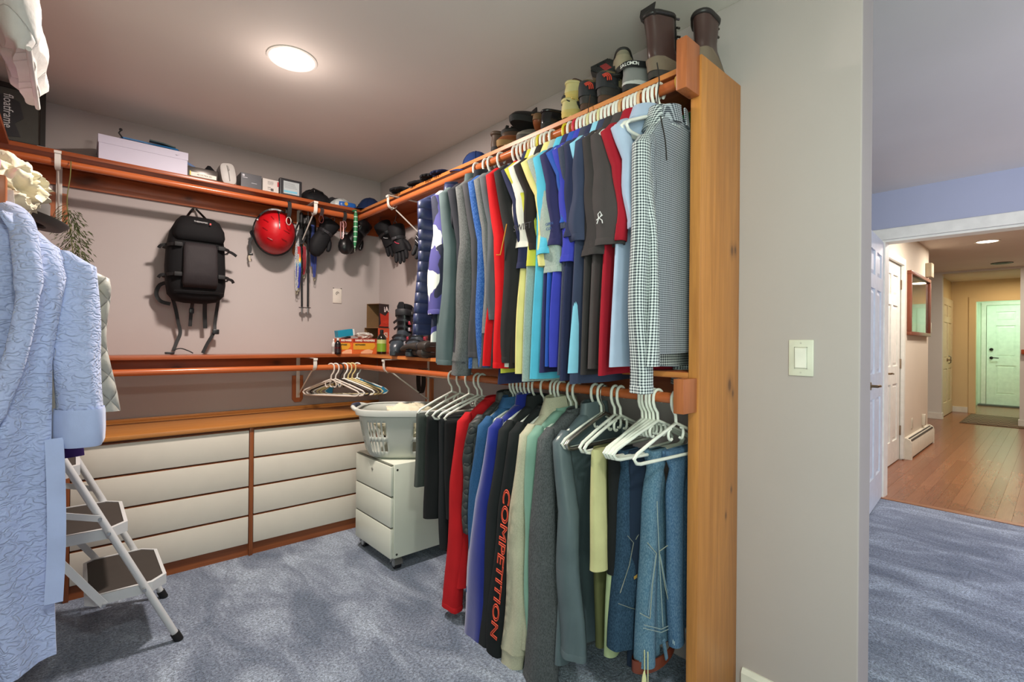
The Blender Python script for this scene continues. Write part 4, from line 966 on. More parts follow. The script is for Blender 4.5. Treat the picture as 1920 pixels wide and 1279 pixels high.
def flame(root):
    d = MB()
    for k in range(3): d.tube(smoothp([(-.012, -.020+k*.007, .068), (-.012, -.016+k*.006, .086-k*.001), (-.011, -.002+k*.002, .096-k*.005), (-.011, .014-k*.003, .090-k*.004)], 4), .002, 5)
    d.build('emblem', plain('d8452c', .6), root).data.transform(Matrix.Translation((.036, 0, 0)) @ Matrix.Rotation(R(42), 4, 'Z') @ Matrix.Translation((-.034, 0, 0)))
    MB().loft([slice_ring(-.009, .09, .078, z, dy=0) for z in (.05, .062, .09)]+[slice_ring(-.006, .07, .066, .108)], False, False).build('heel_panel', plain('2a2b2f', .7), root)
BT = plain('8b7a58', .8)
for px in (1122, 1089):
    shoe('hiking_shoe', ('black and tan hiking shoe with a red heel emblem, right one of the pair' if px > 1100 else 'black and tan hiking shoe with a red heel emblem, left one beside the cream shoes'), BT, '4a3324', '8a3030', at_shelf(px, 1.465), (0, 0, R(-6)), .29, .098, .025, plain('6a5a40', .8), '4a3a2a', rubber='302c2a', logo=flame, htop=.105, group='pair of black and tan hiking shoes')
BN = plain('4d4634', .7)
shoe('trail_shoe', 'overturned trail shoe showing a black sole with red lugs', BN, '232425', '7a3a30', (1.49, ya(1140, 1.49), 2.222), (R(155), R(-35), R(48)), .29, .105, 0, plain('6a3830', .6), '7a4a3a', midsole='6d6248', lugs='9a2c2c')
shoe('trail_shoe', 'brown and black trail shoe tipped on the cream shoes, red lugs below', BN, '232425', '7a3a30', (1.47, ya(1050, 1.47), 2.19), (R(10), R(28), R(-25)), .28, .10, .02, plain('4a3028', .6), '7a4a3a', midsole='6d6248', lugs='9a2c2c')
CR = plain('c9bd84', .6)
for k, (z, rz, dx) in enumerate(((0, -10, 0), (.075, -22, .012))):
    shoe('cream_shoe', ('cream leather shoe, lower one of its stack' if not k else 'cream leather shoe lying on top of its pair'), CR, 'cbb264', 'a8a080', (1.462+dx, ya(1056, 1.47), 2.107+z), (0, R(3*k), R(rz)), .28, .098, 0, CR, 'd8cfa0', midsole='c9b468', htop=.07, group='stack of cream shoes')
BK = plain('17171a', .18)
shoe('dress_shoe', 'glossy black leather shoe, lower one of its stack', BK, '161616', '141414', at_shelf(1014, 1.47), (0, 0, R(-14)), .28, .098, 0, BK, '1a1a1a', htop=.072, nolug=True, group='stack of black leather shoes')
shoe('dress_shoe', 'glossy black leather shoe tipped on top of its pair', BK, '161616', '141414', (1.74, ya(1008, 1.6)+.0, 2.185), (R(6), R(-4), R(170)), .28, .098, 0, BK, '1a1a1a', htop=.072, nolug=True, group='stack of black leather shoes')
shoe('sneaker', 'grey-green sneaker with a blunt toe between black and brown shoes', fabric('5d5a52'), '45423c', '33302c', (1.745-.0, ya(985, 1.47)+.015, 2.108), (0, 0, R(168)), .27, .098, 0, fabric('4c4f40'), '8a8474', midsole='6b665a', htop=.07)
BRL = plain('7a4526', .35, var=.2)
shoe('leather_shoe', 'chestnut leather shoe with stitched toe facing the room', BRL, '8a6a3c', '5a2e1c', (1.73, ya(952, 1.47)+.02, 2.108), (0, 0, R(172)), .28, .096, 0, BRL, 'c99a7a', htop=.072, group='pair of chestnut leather shoes')
shoe('leather_shoe', 'chestnut leather shoe lying over its pair with ribbed sole up', BRL, '5f4426', '5a2e1c', (1.76, ya(962, 1.47)-.02, 2.225), (R(172), R(4), R(200)), .28, .096, 0, BRL, '8a5a3a', htop=.072, group='pair of chestnut leather shoes')
DKB = plain('473426', .6)
shoe('ankle_boot', 'dark brown suede ankle boot beside the blue cap', DKB, '262322', '1c1816', at_shelf(921, 1.475), (0, 0, R(-8)), .27, .095, .05, DKB, '2a2220', htop=.085, group='pair of dark brown ankle boots')
shoe('ankle_boot', 'dark brown ankle boot lying on its side above the chestnut shoe', DKB, '2c2a28', '1c1816', (1.50, ya(945, 1.5)+.03, 2.20), (R(150), R(-4), R(-14)), .27, .095, .03, DKB, '2a2220', htop=.085, group='pair of dark brown ankle boots')
def cap(name, label, mat, loc, rot, under='c9c4b4', word_=None, scale=1):
    root = thing(name, label, 'cap', loc); root.rotation_euler = rot; root.scale = (scale,)*3
    rg = [[Vector((.088*math.cos(f)*math.cos(a)*1.05, .080*math.cos(f)*math.sin(a), .012+.092*math.sin(f))) for a in [2*math.pi*i/28 for i in range(28)]] for f in [R(d) for d in (-6, 10, 28, 45, 62, 78)]]
    MB().loft(rg, False, True).build('crown', mat, root, 60)
    top = []; bot = []
    for i in range(15):
        a = R(-68+i*136/14); top.append((.088*math.cos(a)+.0, .076*math.sin(a)))
    out = [(.085+.085*math.cos(R(-80+i*160/14))**.7 if abs(-80+i*160/14) < 89 else .085, .084*math.sin(R(-80+i*160/14))*1.02) for i in range(15)]
    pl_ = MB(); rings = []
    for (x0, y0), (x1, y1) in zip(top, out):
        rings.append([Vector((lerp(x0, x1, t), lerp(y0, y1, t), .006-.012*t*t-.9*y0*y0*(1+t))) for t in (0, .35, .7, 1)]+[Vector((lerp(x0, x1, t), lerp(y0, y1, t), .003-.012*t*t-.9*y0*y0*(1+t))) for t in (1, .7, .35, 0)])
    pl_.loft(rings).build('brim', mat, root, 60)
    MB().ball((0, 0, .105), (.007, .007, .004), 8).build('button', mat, root)
    sw_ = MB()
    for i in range(6):
        a = math.pi*i/3+.3; sw_.tube([(.0892*math.cos(f)*math.cos(a)*1.05, .0812*math.cos(f)*math.sin(a), .012+.0932*math.sin(f)) for f in [R(d) for d in range(0, 85, 12)]], .0011, 5)
    sw_.build('seam', mat, root)
    MB().tube([(.084*math.cos(a)*1.05, .077*math.sin(a), .006) for a in [2*math.pi*i/24 for i in range(24)]], .0035, 6, closed=True).build('sweatband', fabric(under), root)
    return root
cap('baseball_cap', 'royal blue cap at the shelf edge left of the dark brown boot', fabric('22386c'), (1.57, ya(888, 1.55), 2.106), (R(-10), R(6), R(150)), scale=.85)
cap('baseball_cap', 'navy cap lying in the corner of the top shelf', fabric('1c2c50'), (1.56, 3.27, 2.108), (0, 0, R(215)), 'a9a9a0')

# ---------------- gloves ----------------
GM = fabric('17171a', rough=.7, bump=.4, wrinkle=.35); LEA = plain('141416', .28)
def glove(label, loc, rot, mitten=False, L=.27, name='ski_glove', mat=None, accent='9a9aa0', group=None, hang=0, flat=.045, cuffw=.06, cat='glove'):
    mat = mat or GM; root = thing(name, label, cat, loc, 0, group); root.rotation_euler = rot
    def rg(z, hx, hy, cx=0): return [Vector((cx+hx*se(math.cos(a), .85), hy*se(math.sin(a), .85), z)) for a in [2*math.pi*i/24 for i in range(24)]]
    MB().loft([rg(.0, cuffw*.96, flat*.62), rg(-.004, cuffw, flat*.7), rg(-.05, cuffw*.96, flat*.72), rg(-.088, cuffw*.8, flat*.6), rg(-.098, cuffw*.72, flat*.5)]).build('cuff', mat, root, 60)
    if mitten:
        MB().loft([rg(-.09, .044, flat*.5), rg(-.12, .052, flat*.62), rg(-.17, .056, flat*.62), rg(-.215, .052, flat*.55, .004), rg(-.25, .038, flat*.42, .008), rg(-.265, .018, flat*.2, .01)]).build('palm', mat, root, 60)
    else:
        m = MB().loft([rg(-.09, .042, flat*.46), rg(-.12, .048, flat*.5), rg(-.15, .05, flat*.48), rg(-.178, .049, flat*.38)])
        for i, (x, ln) in enumerate(((-.036, .062), (-.012, .078), (.013, .076), (.036, .058))):
            m.tube(smoothp([(x*.9, 0, -.155), (x, -.002, -.18), (x*1.08, -.008, -.18-ln*.5), (x*1.12, -.020, -.18-ln)], 4), [.0145]*9+[.013, .012, .0105, .007][:4], 10)
        m.build('palm', mat, root, 60)
    MB().tube(smoothp([(.036, 0, -.115), (.058, -.006, -.14), (.070, -.012, -.17), (.072, -.016, -.195)], 4), [.017]*5+[.0165, .016, .0155, .015, .0145, .0135, .011, .007], 10).build('thumb', mat, root, 60)
    MB().loft([rg(-.082, cuffw*.85, flat*.64), rg(-.084, cuffw*.87, flat*.67), rg(-.100, cuffw*.80, flat*.60), rg(-.102, cuffw*.76, flat*.56)], False, False).build('wrist_strap', plain('26262a', .5), root)
    MB().box(-.02, .012, -flat*.66-.004, -flat*.6, -.101, -.084, .002).build('buckle', plain('3a3a3e', .35), root)
    MB().ribbon([(-.012, -flat*.52-.002, -.112), (.0, -flat*.53-.004, -.125), (.018, -flat*.50-.004, -.135)], .005, .0012).build('trim_stripe', plain(accent, .5), root)
    MB().tube([(-.02, 0, -.002), (-.012, 0, .028), (.0, 0, .034), (.010, 0, .026), (.014, 0, -.002)], .0022, 6).build('hang_loop', plain('1c1c1e', .6), root)
    if hang: MB().tube([(0, 0, .03), (hang[0]*.5, hang[1]*.5, .03+hang[2]*.5), hang[:2]+(.03+hang[2],)], .0018, 6).build('hang_cord', plain('1c1c1e', .6), root)
    return root
def tl(px, py, Y=None, X=None): return pt(px, py, Y=Y, X=X)
glove('black ski mitten hanging from a dark strap right of the trekking poles', tl(622, 416, Y=3.30), (R(4), R(28), R(0)), True, flat=.07, cuffw=.062, accent='c8c8cc')
glove('black leather mitten hanging in the corner beside the green umbrella', tl(684, 418, Y=3.33), (R(4), R(32), R(10)), True, flat=.075, mat=plain('161618', .3, var=.2), accent='5a5a5e')
glove('black ski glove with a grey toggle, left one of the pair by the corner', tl(716, 420, X=1.62), (0, R(-26), R(-60)), False, flat=.07, cuffw=.062, accent='d0d0d4', group='ski gloves hanging right of the corner', hang=(.03, .03, .10))
glove('black ski glove with bent fingers, right one of the pair by the corner', tl(742, 424, X=1.58), (0, R(-14), R(-60)), False, flat=.07, cuffw=.055, accent='b03048', group='ski gloves hanging right of the corner', hang=(.03, .03, .10))
g5 = glove('black glove with thin grey arcs hanging next to the navy quilted vest', tl(806, 404, X=1.50), (0, R(14), R(-60)), False, flat=.085, cuffw=.052, accent='c8c8cc', hang=(.02, .02, .12))
for dz in (-.135, -.155, -.172): pass
MB().tube([(-.035, -.036, -.13), (-.01, -.040, -.148), (.02, -.038, -.15)], .0011, 5).tube([(-.035, -.036, -.155), (-.01, -.04, -.17), (.02, -.036, -.172)], .0011, 5).build('reflective_arc', plain('b8b8bc', .4), g5)
# round pouch and straps with carabiners
po = thing('round_pouch', 'small round black pouch hanging low between the two mittens', 'pouch', tl(648, 440, Y=3.27))
MB().loft([[Vector((r_*math.cos(a), r_*.8*math.sin(a), z)) for a in [2*math.pi*i/20 for i in range(20)]] for r_, z in ((.012, .0), (.02, -.012), (.034, -.03), (.047, -.06), (.05, -.085), (.044, -.112), (.026, -.13), (.01, -.136))]).build('pouch', plain('19191b', .3, var=.2), po, 60)
MB().tube([(0, 0, -.002), (-.006, 0, .03), (.006, 0, .055)], .0025, 6).build('cord', plain('2a2a2c'), po)
def strap_hook(label, px, py0, py1, Yv=None, col='2c2a2a', ccol='d9d2c8'):
    x = xa(px, YROD); y = YROD; r_ = .0215
    root = thing('strap_hook', label, 'strap', (x, y, 2.03))
    z1 = pt(px, py1, Y=YROD).z-2.03
    pts = [(0, r_, z1+.03), (0, r_, 0)]+[(0, r_*math.cos(a), r_*math.sin(a)) for a in [math.pi*i/8 for i in range(1, 8)]]+[(0, -r_, 0), (0, -r_, z1+.03), (0, -.004, z1)]
    MB().ribbon(pts, .022, .002, (0, 1, 0)).build('webbing', fabric(col), root)
    MB().tube([(.014*math.cos(a), -.004, z1-.022+.024*math.sin(a)) for a in [2*math.pi*i/14 for i in range(14)]], .0026, 6, closed=True).build('carabiner', plain(ccol, .3, .6), root)
    return root
strap_hook('black strap with a silver clip looped over the rod above the red helmet', 541, 0, 408)
strap_hook('dark strap over the rod holding the left black mitten', 602, 0, 405, col='3a2e2e', ccol='6a3a3a')
strap_hook('dark strap over the rod with a pink-grey carabiner above the round pouch', 645, 0, 415, ccol='c08a90')
cb = thing('carabiner', 'long pale pink carabiner hanging between the mittens', 'carabiner', tl(641, 425, Y=3.14))
MB().tube([(-.008, 0, .03), (.006, 0, .034), (.012, 0, .02), (.010, 0, -.07), (.002, 0, -.082), (-.008, 0, -.07)], .0042, 8, closed=True).build('body', plain('b88a88', .3, .5), cb)
# green folded umbrella-like cord
gu = thing('folded_umbrella', 'slim green striped folded umbrella tied to the rod in the corner', 'umbrella', tl(667, 400, Y=3.12))
MB().tube([(0, 0, .012), (.0, 0, -.01), (.001, 0, -.05), (.0, 0, -.14), (-.003, 0, -.2), (-.004, 0, -.235)], [.006, .012, .014, .013, .010, .003], 12).build('canopy', (lambda t: (t.l(t.ramp(t.math('SINE', t.math('MULTIPLY', t.math('ADD', t.math('MULTIPLY', t.coords() and (lambda sp: (t.l(t.coords(), sp.inputs[0]), sp.outputs[2])[1])(t.n('ShaderNodeSeparateXYZ')), 1), 0), 190)), [(.7, srgb('2c7a4c')), (.95, srgb('b9d2c0'))]), t.b.inputs['Base Color']), t.m)[1])(NT('green stripe')), gu, 60)
MB().tube([(-.004, 0, -.233), (-.004, 0, -.262)], [.0022, .0012], 6).build('tip', plain('8a8a80', .4), gu)
MB().tube([(.010*math.cos(a), .02+.024*math.sin(a), .02) for a in [2*math.pi*i/10 for i in range(10)]], .004, 6, closed=True).build('tie', plain('2c7a4c', .6), gu)

# ---------------- backpack ----------------
bp = thing('backpack', 'black hiking backpack with dangling straps hanging on the back wall', 'backpack', (pt(366, 380, Y=3.43).x, 3.452, 1.975))
BPM = fabric('121113', rough=.85, bump=.5, wrinkle=.3, weave=600); BPL = fabric('2a2527', rough=.7, bump=.6, wrinkle=.6)
def rr(cx, cy, hx, hy, z, p=.6, n=36): return [Vector((cx+hx*se(math.cos(a), p), cy+hy*se(math.sin(a), p), z)) for a in [2*math.pi*i/n for i in range(n)]]
MB().loft([rr(-.0, -.10, .085, .055, -.075), rr(0, -.105, .105, .078, -.10), rr(-.005, -.11, .128, .09, -.16), rr(-.008, -.11, .142, .095, -.25), rr(-.008, -.108, .147, .095, -.36), rr(-.005, -.105, .146, .092, -.46), rr(-.004, -.10, .138, .086, -.52), rr(-.004, -.095, .11, .07, -.555), rr(-.004, -.09, .06, .045, -.565)]).build('main_bag', BPM, bp, 60)
MB().loft([rr(0, -.13, .07, .035, -.078), rr(0, -.15, .10, .055, -.10), rr(0, -.165, .122, .06, -.15), rr(.0, -.17, .126, .058, -.19), rr(0, -.168, .118, .05, -.218), rr(0, -.165, .10, .03, -.225)]).build('lid', BPM, bp, 60)
MB().loft([rr(.0, -.195, .075, .02, -.235, .45), rr(.0, -.205, .082, .025, -.26, .45), rr(0, -.21, .084, .028, -.40, .45), rr(0, -.205, .086, .026, -.46, .45), rr(.0, -.19, .08, .015, -.485, .45)]).build('front_pocket', BPL, bp, 60)
MB().tube([(x, -.19-.03*math.cos(x*9)+.015, -.505-.0) for x in [-.12+i*.024 for i in range(11)]], .003, 6).build('zip', plain('0c0c0d', .4), bp)
MB().ribbon(smoothp([(-.05, -.10, -.085), (-.045, -.07, -.06), (-.012, -.01, -.004), (0, -.006, .004), (.012, -.01, -.004), (.045, -.07, -.06), (.055, -.10, -.085)], 4), .012, .003, (0, 1, 0)).build('haul_loop', plain('141415', .6), bp)
MB().cyl((0, .018, .004), (0, -.014, .0), .003, 8).ball((0, -.016, .0), .005, 8).build('wall_hook', plain('c8c4bc', .3, .8), bp)
text('THERMOTEC', .0115, plain('c9c9c9', .5), bp, frame((-.004, -.2335, -.118), (1, 0, -.03), (0, .35, 1)), xs=1.)
MB().box(.038, .046, -.2345, -.232, -.127, -.117).build('logo_mark', plain('b8342c', .5), bp)
for s in (-1, 1):
    for z in (-.25, -.415):
        q = MB().ribbon(smoothp([(s*.085, -.205, z), (s*.12, -.20, z), (s*.15, -.16, z-.002), (s*.155, -.06, z-.01)], 3), .018, .003, (0, 1, 0)).build('compression_strap', plain('18181a', .6), bp)
        MB().box(s*.105-.018, s*.105+.018, -.216, -.202, z-.012, z+.012, .003).build('buckle', plain('131315', .7), q)
        MB().ribbon(smoothp([(s*.15, -.14, z), (s*.175, -.13, z-.006), (s*(.20 if s > 0 and z > -.3 else .185), -.12, z-.02)], 3), .016, .004, (0, 1, 0)).build('strap_tail', plain('18181a', .6), q)
def strap(pts, wd=.016, th=.003, name='strap'): return MB().ribbon(smoothp(pts, 5), wd, th, (0, 1, 0)).build(name, plain('161617', .6), bp)
strap([(-.125, -.08, -.45), (-.17, -.05, -.47), (-.185, -.04, -.52), (-.165, -.04, -.56), (-.12, -.05, -.575)], .02)
strap([(-.12, -.08, -.52), (-.095, -.05, -.60), (-.08, -.04, -.68), (-.07, -.04, -.74), (-.09, -.05, -.80), (-.105, -.06, -.845)], .018)
MB().box(-.145, -.10, -.075, -.045, -.862, -.850, .003).build('strap_buckle', plain('202022', .35), bp)
strap([(-.105, -.06, -.84), (-.07, -.06, -.83), (-.03, -.06, -.845), (-.01, -.07, -.858)], .006)
strap([(-.015, -.08, -.55), (-.018, -.05, -.61), (-.022, -.04, -.70)], .018)
strap([(.045, -.08, -.55), (.05, -.05, -.62), (.055, -.04, -.71)], .022)
strap([(.115, -.09, -.52), (.112, -.05, -.60), (.105, -.04, -.68), (.10, -.05, -.73), (.065, -.055, -.80), (.04, -.06, -.858)], .018)
MB().box(.09, .125, -.062, -.042, -.745, -.715, .004).build('strap_buckle', plain('202022', .35), bp)
MB().box(-.03, -.005, -.062, -.045, -.625, -.595, .004).build('strap_buckle', plain('202022', .35), bp)

# ---------------- helmet ----------------
hp = pt(516, 434, Y=3.315)
hm = thing('ski_helmet', 'bright red ski helmet with black vents hanging on the back wall', 'helmet', hp); hm.rotation_euler = (0, 0, R(-12))
RM = plain('b8101a', .38, var=.02); BKP = plain('141416', .35)
rings = []
for k in range(11):
    f = R(-12+k*9.9); 
    rings.append([Vector((.118*math.cos(f)*math.cos(a)*(1), -.155*math.sin(f)*1.0+.03, .140*math.cos(f)*math.sin(a))) for a in [2*math.pi*i/40 for i in range(40)]])
MB().loft(rings, False, True).build('shell', RM, hm, 70)
MB().tube([(.119*math.cos(a), .058, .141*math.sin(a)) for a in [2*math.pi*i/36 for i in range(36)]], .008, 8, closed=True).build('rim', BKP, hm, 60)
MB().loft([[Vector((.11*math.cos(a)*g, .06+dy, .132*math.sin(a)*g)) for a in [2*math.pi*i/30 for i in range(30)]] for g, dy in ((1, .0), (.9, .02), (.6, .04))], False, True).build('padding', fabric('17171a'), hm, 60)
def dome(u, v, out=.001):   # point on the shell by x, z
    q = max(0, 1-(u/.118)**2-(v/.14)**2); return Vector((u, .03-.155*math.sqrt(q)-out, v))
def vent(pts, wd, mat=BKP, nm='vent'): MB().ribbon([dome(u, v) for u, v in smoothp2(pts)], wd, .004, (0, 1, 0)).build(nm, mat, hm, 0)
def smoothp2(pts, n=4): return [(p.x, p.y) for p in smoothp([(u, v, 0) for u, v in pts], n)]
vent([(.012, .10), (.014, .06), (.016, -.005)], .006)
vent([(.005, .105), (.02, .100)], .02)
vent([(-.10, .05), (-.085, .085), (-.05, .115), (0, .128), (.05, .115)], .016)
vent([(.07, .085), (.095, .055)], .014)
DR = plain('8c0c14', .3)
for pts in (((-.07, .05), (-.045, .03)), ((-.075, .0), (-.05, -.02)), ((-.05, -.06), (-.02, -.075)), ((.045, .045), (.07, .03)), ((.04, -.01), (.075, -.02)), ((.03, -.06), (.06, -.07)), ((-.03, .07), (-.015, .05))): vent(pts, .005, DR, 'crease')
MB().ribbon(smoothp([(-.118, .05, .0), (-.135, .06, -.01), (-.125, .07, -.03), (-.128, .075, -.05)], 3), .014, .003).build('chin_strap', BKP, hm)
MB().ribbon(smoothp([(-.128, .075, -.045), (-.14, .078, -.07), (-.135, .08, -.11), (-.14, .08, -.14)], 3), .018, .003).build('chin_strap', plain('1e1a1a', .6), hm)
MB().box(-.148, -.120, .072, .085, -.152, -.138, .003).build('buckle', BKP, hm)
MB().ribbon([(-.138, .08, -.15), (-.142, .08, -.165), (-.136, .08, -.19)], .012, .003).build('chin_strap', plain('b8aa94', .6), hm)

# ---------------- trekking poles and lanyards ----------------
for i, (px, py0, dy) in enumerate(((565, 402, -.02), (578, 408, .0))):
    p = pt(px, py0, Y=3.36); b_ = pt(px+(1 if i == 0 else -1)*1.0, 590, Y=3.42)
    tp = thing('trekking_pole', ('black trekking pole with grip up, left one beside the lanyards' if i == 0 else 'black trekking pole with grip up, right one beside the mitten'), 'pole', p, 0, 'pair of trekking poles'); d = b_-p
    MB().tube([Vector((0, 0, 0)), d*.12, d*.2, d*.21], [.011, .014, .012, .009], 12).tube([Vector((0, 0, 0)), Vector((.0, -.004, .012))], [.013, .008], 10).build('grip', plain('1c1c1e', .55), tp, 60)
    MB().tube([d*.2, d*.55], .0075, 10).build('upper_shaft', plain('17171b', .25, .3), tp, 60); MB().tube([d*.55, d*.92], .0062, 10).build('lower_shaft', plain('222226', .25, .3), tp, 60)
    MB().tube([d*.53, d*.57], .0095, 10).build('clamp', BKP, tp); MB().cyl(d*.925, d*.932, .02, 14).build('basket', BKP, tp); MB().tube([d*.93, d*.985, d], [.005, .004, .0015], 8).build('tip', plain('a8a8a8', .3, .9), tp)
    MB().ribbon(smoothp([d*.03, d*.03+Vector((-.03-.02*i, -.01, -.07)), d*.03+Vector((-.055, -.01, -.14)), d*.03+Vector((-.04, -.01, -.16)), d*.03+Vector((-.01, -.01, -.08))], 4), .011, .002).build('wrist_strap', plain('1a1a1c', .6), tp)
for i, (px, py0, py1, c1, lab) in enumerate(((556, 440, 545, 'c9c4bc', 'white patterned lanyard left of the trekking poles'), (559, 470, 540, 'd8b02c', 'rainbow coloured lanyard end left of the trekking poles'), (585, 430, 500, '46528e', 'blue lanyard with white lettering right of the trekking poles'), (589, 450, 520, '3a4480', 'darker blue lanyard with a small clip at the right'), (569, 470, 515, '8a3038', 'dark red lanyard between the trekking poles'))):
    p = pt(px, py0, Y=3.375); q = pt(px, py1, Y=3.41)-p; ly = thing('lanyard', lab, 'lanyard', p)
    mt = fabric(c1)
    if i == 1:
        t = NT('rainbow'); sp = t.n('ShaderNodeSeparateXYZ'); t.l(t.coords(), sp.inputs[0]); fr = t.math('MULTIPLY', sp.outputs[2], -8.)
        t.l(t.ramp(fr, [(.0, srgb('b02c3a')), (.3, srgb('e0562c')), (.5, srgb('f0d030')), (.7, srgb('3aa0d0')), (.9, srgb('3038a0'))]), t.b.inputs['Base Color']); mt = t.m
    if i == 0: mt = fabric('c9c4bc', heather=.5, alt='5a6a8a')
    MB().ribbon(smoothp([(0, 0, .03), (.004, -.004, -.01), q*.5+Vector((-.006, 0, 0)), q], 4), .015, .002).ribbon(smoothp([(.01, .004, .03), (.012, 0, q.z*.5), q+Vector((.004, .004, .01))], 4), .013, .002).build('ribbon', mt, ly)
    MB().tube([q+Vector((.006*math.cos(a), 0, -.012+.012*math.sin(a))) for a in [2*math.pi*k/10 for k in range(10)]], .0018, 5, closed=True).build('clip', plain('c8c0a0', .3, .8), ly)
bg = thing('pole_bag', 'slim black fabric sleeve hanging behind the trekking poles', 'bag', pt(578, 405, Y=3.41))
MB().loft([rr(0, 0, .042, .016, .0), rr(0, 0, .048, .03, -.02), rr(.004, 0, .046, .03, -.10), rr(.01, 0, .04, .024, -.16), rr(.01, 0, .02, .012, -.19)]).build('sleeve', plain('141416', .4), bg, 60)
MB().tube([(-.02, -.03, -.01), (-.025, -.034, -.03), (-.02, -.03, -.05)], .0025, 6).tube([(0, 0, 0), (0, .01, .05)], .003, 6).build('cord', plain('a8a8a8', .3), bg)
# dried branch hanging from the rod
br = thing('dried_branch', 'dried rosemary-like branch hanging from the upper rod at the left', 'branch', tl(133, 300, Y=3.12))
rnd = random.Random(8); tw = MB().tube(smoothp([(0, .02, .0), (-.002, 0, -.08), (-.012, 0, -.2), (.002, 0, -.35), (.02, 0, -.50), (.045, 0, -.60)], 5), .0022, 5)
lv = MB()
for k in range(900):
    t_ = .30+.70*rnd.random()**1.0; z = -.08-.53*t_; cx = interp(t_, [(0, -.012), (.4, -.0), (1, .045)])+0
    wdt = .055*math.sin(min(1, (t_-.2)*1.6)*math.pi*.85)+.015
    a = rnd.uniform(0, 6.28); r0 = rnd.random()*wdt; x, y = cx+r0*math.cos(a), r0*.7*math.sin(a); l_ = rnd.uniform(.016, .032)
    dx, dy, dz = math.cos(a)*l_*.7, math.sin(a)*l_*.5, -l_*rnd.uniform(.3, 1)
    v = [Vector((x, y, z)), Vector((x+dx*.5-.0028, y+dy*.5, z+dz*.5)), Vector((x+dx, y+dy, z+dz)), Vector((x+dx*.5+.0018, y+dy*.5-.001, z+dz*.5+.001))]
    lv.bm.faces.new([lv.bm.verts.new(q) for q in v])
for k in range(26):
    t_ = rnd.uniform(.25, .9); z = -.08-.5*t_; cx = interp(t_, [(0, -.012), (.4, 0), (1, .045)]); a = rnd.uniform(0, 6.28); tw.tube([(cx, 0, z), (cx+.045*math.cos(a), .03*math.sin(a), z-.04)], .0009, 4)
tw.build('stem', plain('6b6a3a', .8), br); lo = lv.build('leaves', plain('444c28', .8, var=.4), br, 0); lo['kind'] = 'stuff'
MB().tube(smoothp([(-.005, 0, -.21), (-.04, 0, -.23), (-.06, 0, -.28), (-.055, 0, -.33)], 3), .0014, 5).build('side_twig', plain('5a4a2c', .8), br)
# ---------------- things on the back part of the top shelf ----------------
def box_thing(name, label, cat, px0, px1, Y, z0, h, d, col, rough=.5, rz=0, bev=.002, group=None):
    x0, x1 = xa(px0, Y), xa(px1, Y)
    root = thing(name, label, cat, ((x0+x1)/2, Y, z0), R(rz), group); w_ = (x1-x0)
    return root, w_
ZT = 2.1
# white shoebox with lid
sb, w_ = box_thing('shoebox', 'long pale lilac-white shoebox with lid on the top shelf', 'box', 182, 352, 3.21, ZT, .12, .2, '')
PBX = plain('c9c4d6', .5, var=.01)
MB().box(-w_/2+.003, w_/2-.003, .002, .225, 0, .088, .001).build('base', PBX, sb, 0)
MB().box(-w_/2, w_/2, 0, .228, .084, .126, .0015).build('lid', PBX, sb, 0)
MB().prism([(.13, .104), (.137, .099), (.152, .106), (.14, .1025), (.135, .1035)], -.0006, 0).build('emblem', plain('6a6a78', .5), sb, 0)
# blue goggles strap on the shoebox
bs_ = thing('blue_strap', 'blue strap with a grey end lying on the shoebox lid', 'strap', (sb.location.x-.02, 3.25, ZT+.126))
MB().ribbon(smoothp([(-.08, .0, .012), (-.02, .02, .018), (.06, .03, .02), (.12, .0, .012), (.17, -.02, .004)], 5), .05, .008, (0, 0, 1)).build('strap', plain('1f6aa0', .5), bs_)
MB().ribbon([(.04, -.01, .03), (.10, -.01, .028), (.155, -.02, .016)], .035, .006, (0, 0, 1)).build('pad', plain('3a4a4a', .6), bs_)
MB().tube([(-.075, -.01, .016), (-.088, -.01, .035), (-.08, -.01, .05)], .004, 6).ball((-.08, -.01, .054), .008, 8).build('knob', plain('2a2a2a', .4), bs_)
bt = thing('webbing_strap', 'short blue strap end hanging down right of the shoebox', 'strap', (xa(362, 3.26), 3.27, ZT+.0))
MB().ribbon([(-.03, 0, .09), (.0, 0, .075), (.028, 0, .058)], .012, .004).box(.02, .034, -.004, .004, .045, .064, .002).tube([(-.03, .004, .09), (-.03, .01, .004)], .004, 6).build('webbing', plain('24548c', .5), bt)
# silver box with label
q, w_ = box_thing('silver_box', 'dark silver flat box with a white printed label next to the shoebox', 'box', 350, 408, 3.215, ZT, .07, .15, '')
MB().box(-w_/2, w_/2, 0, .15, 0, .060, .004).build('body', plain('55504c', .3, .5), q)
MB().box(-w_/2+.018, w_/2-.008, -.0012, 0, .008, .030).build('label_sticker', plain('ded8cc', .5), q); MB().box(-w_/2+.012, -w_/2+.018, -.0012, 0, .010, .034).build('yellow_tab', plain('d8c030', .5), q)
text('4K ULTRA 3D', .012, plain('4a4640', .5), q, frame((.008, -.0016, .019), (1, 0, 0), (0, 0, 1)))
bw = thing('black_pouch', 'black pointed fabric pouch behind the silver box', 'pouch', (xa(394, 3.36), 3.38, ZT))
MB().loft([rr(0, 0, .05, .04, .0), rr(0, 0, .05, .035, .05), rr(0, 0, .035, .02, .095), rr(-.005, 0, .008, .008, .13)]).build('pouch', GM, bw, 60)
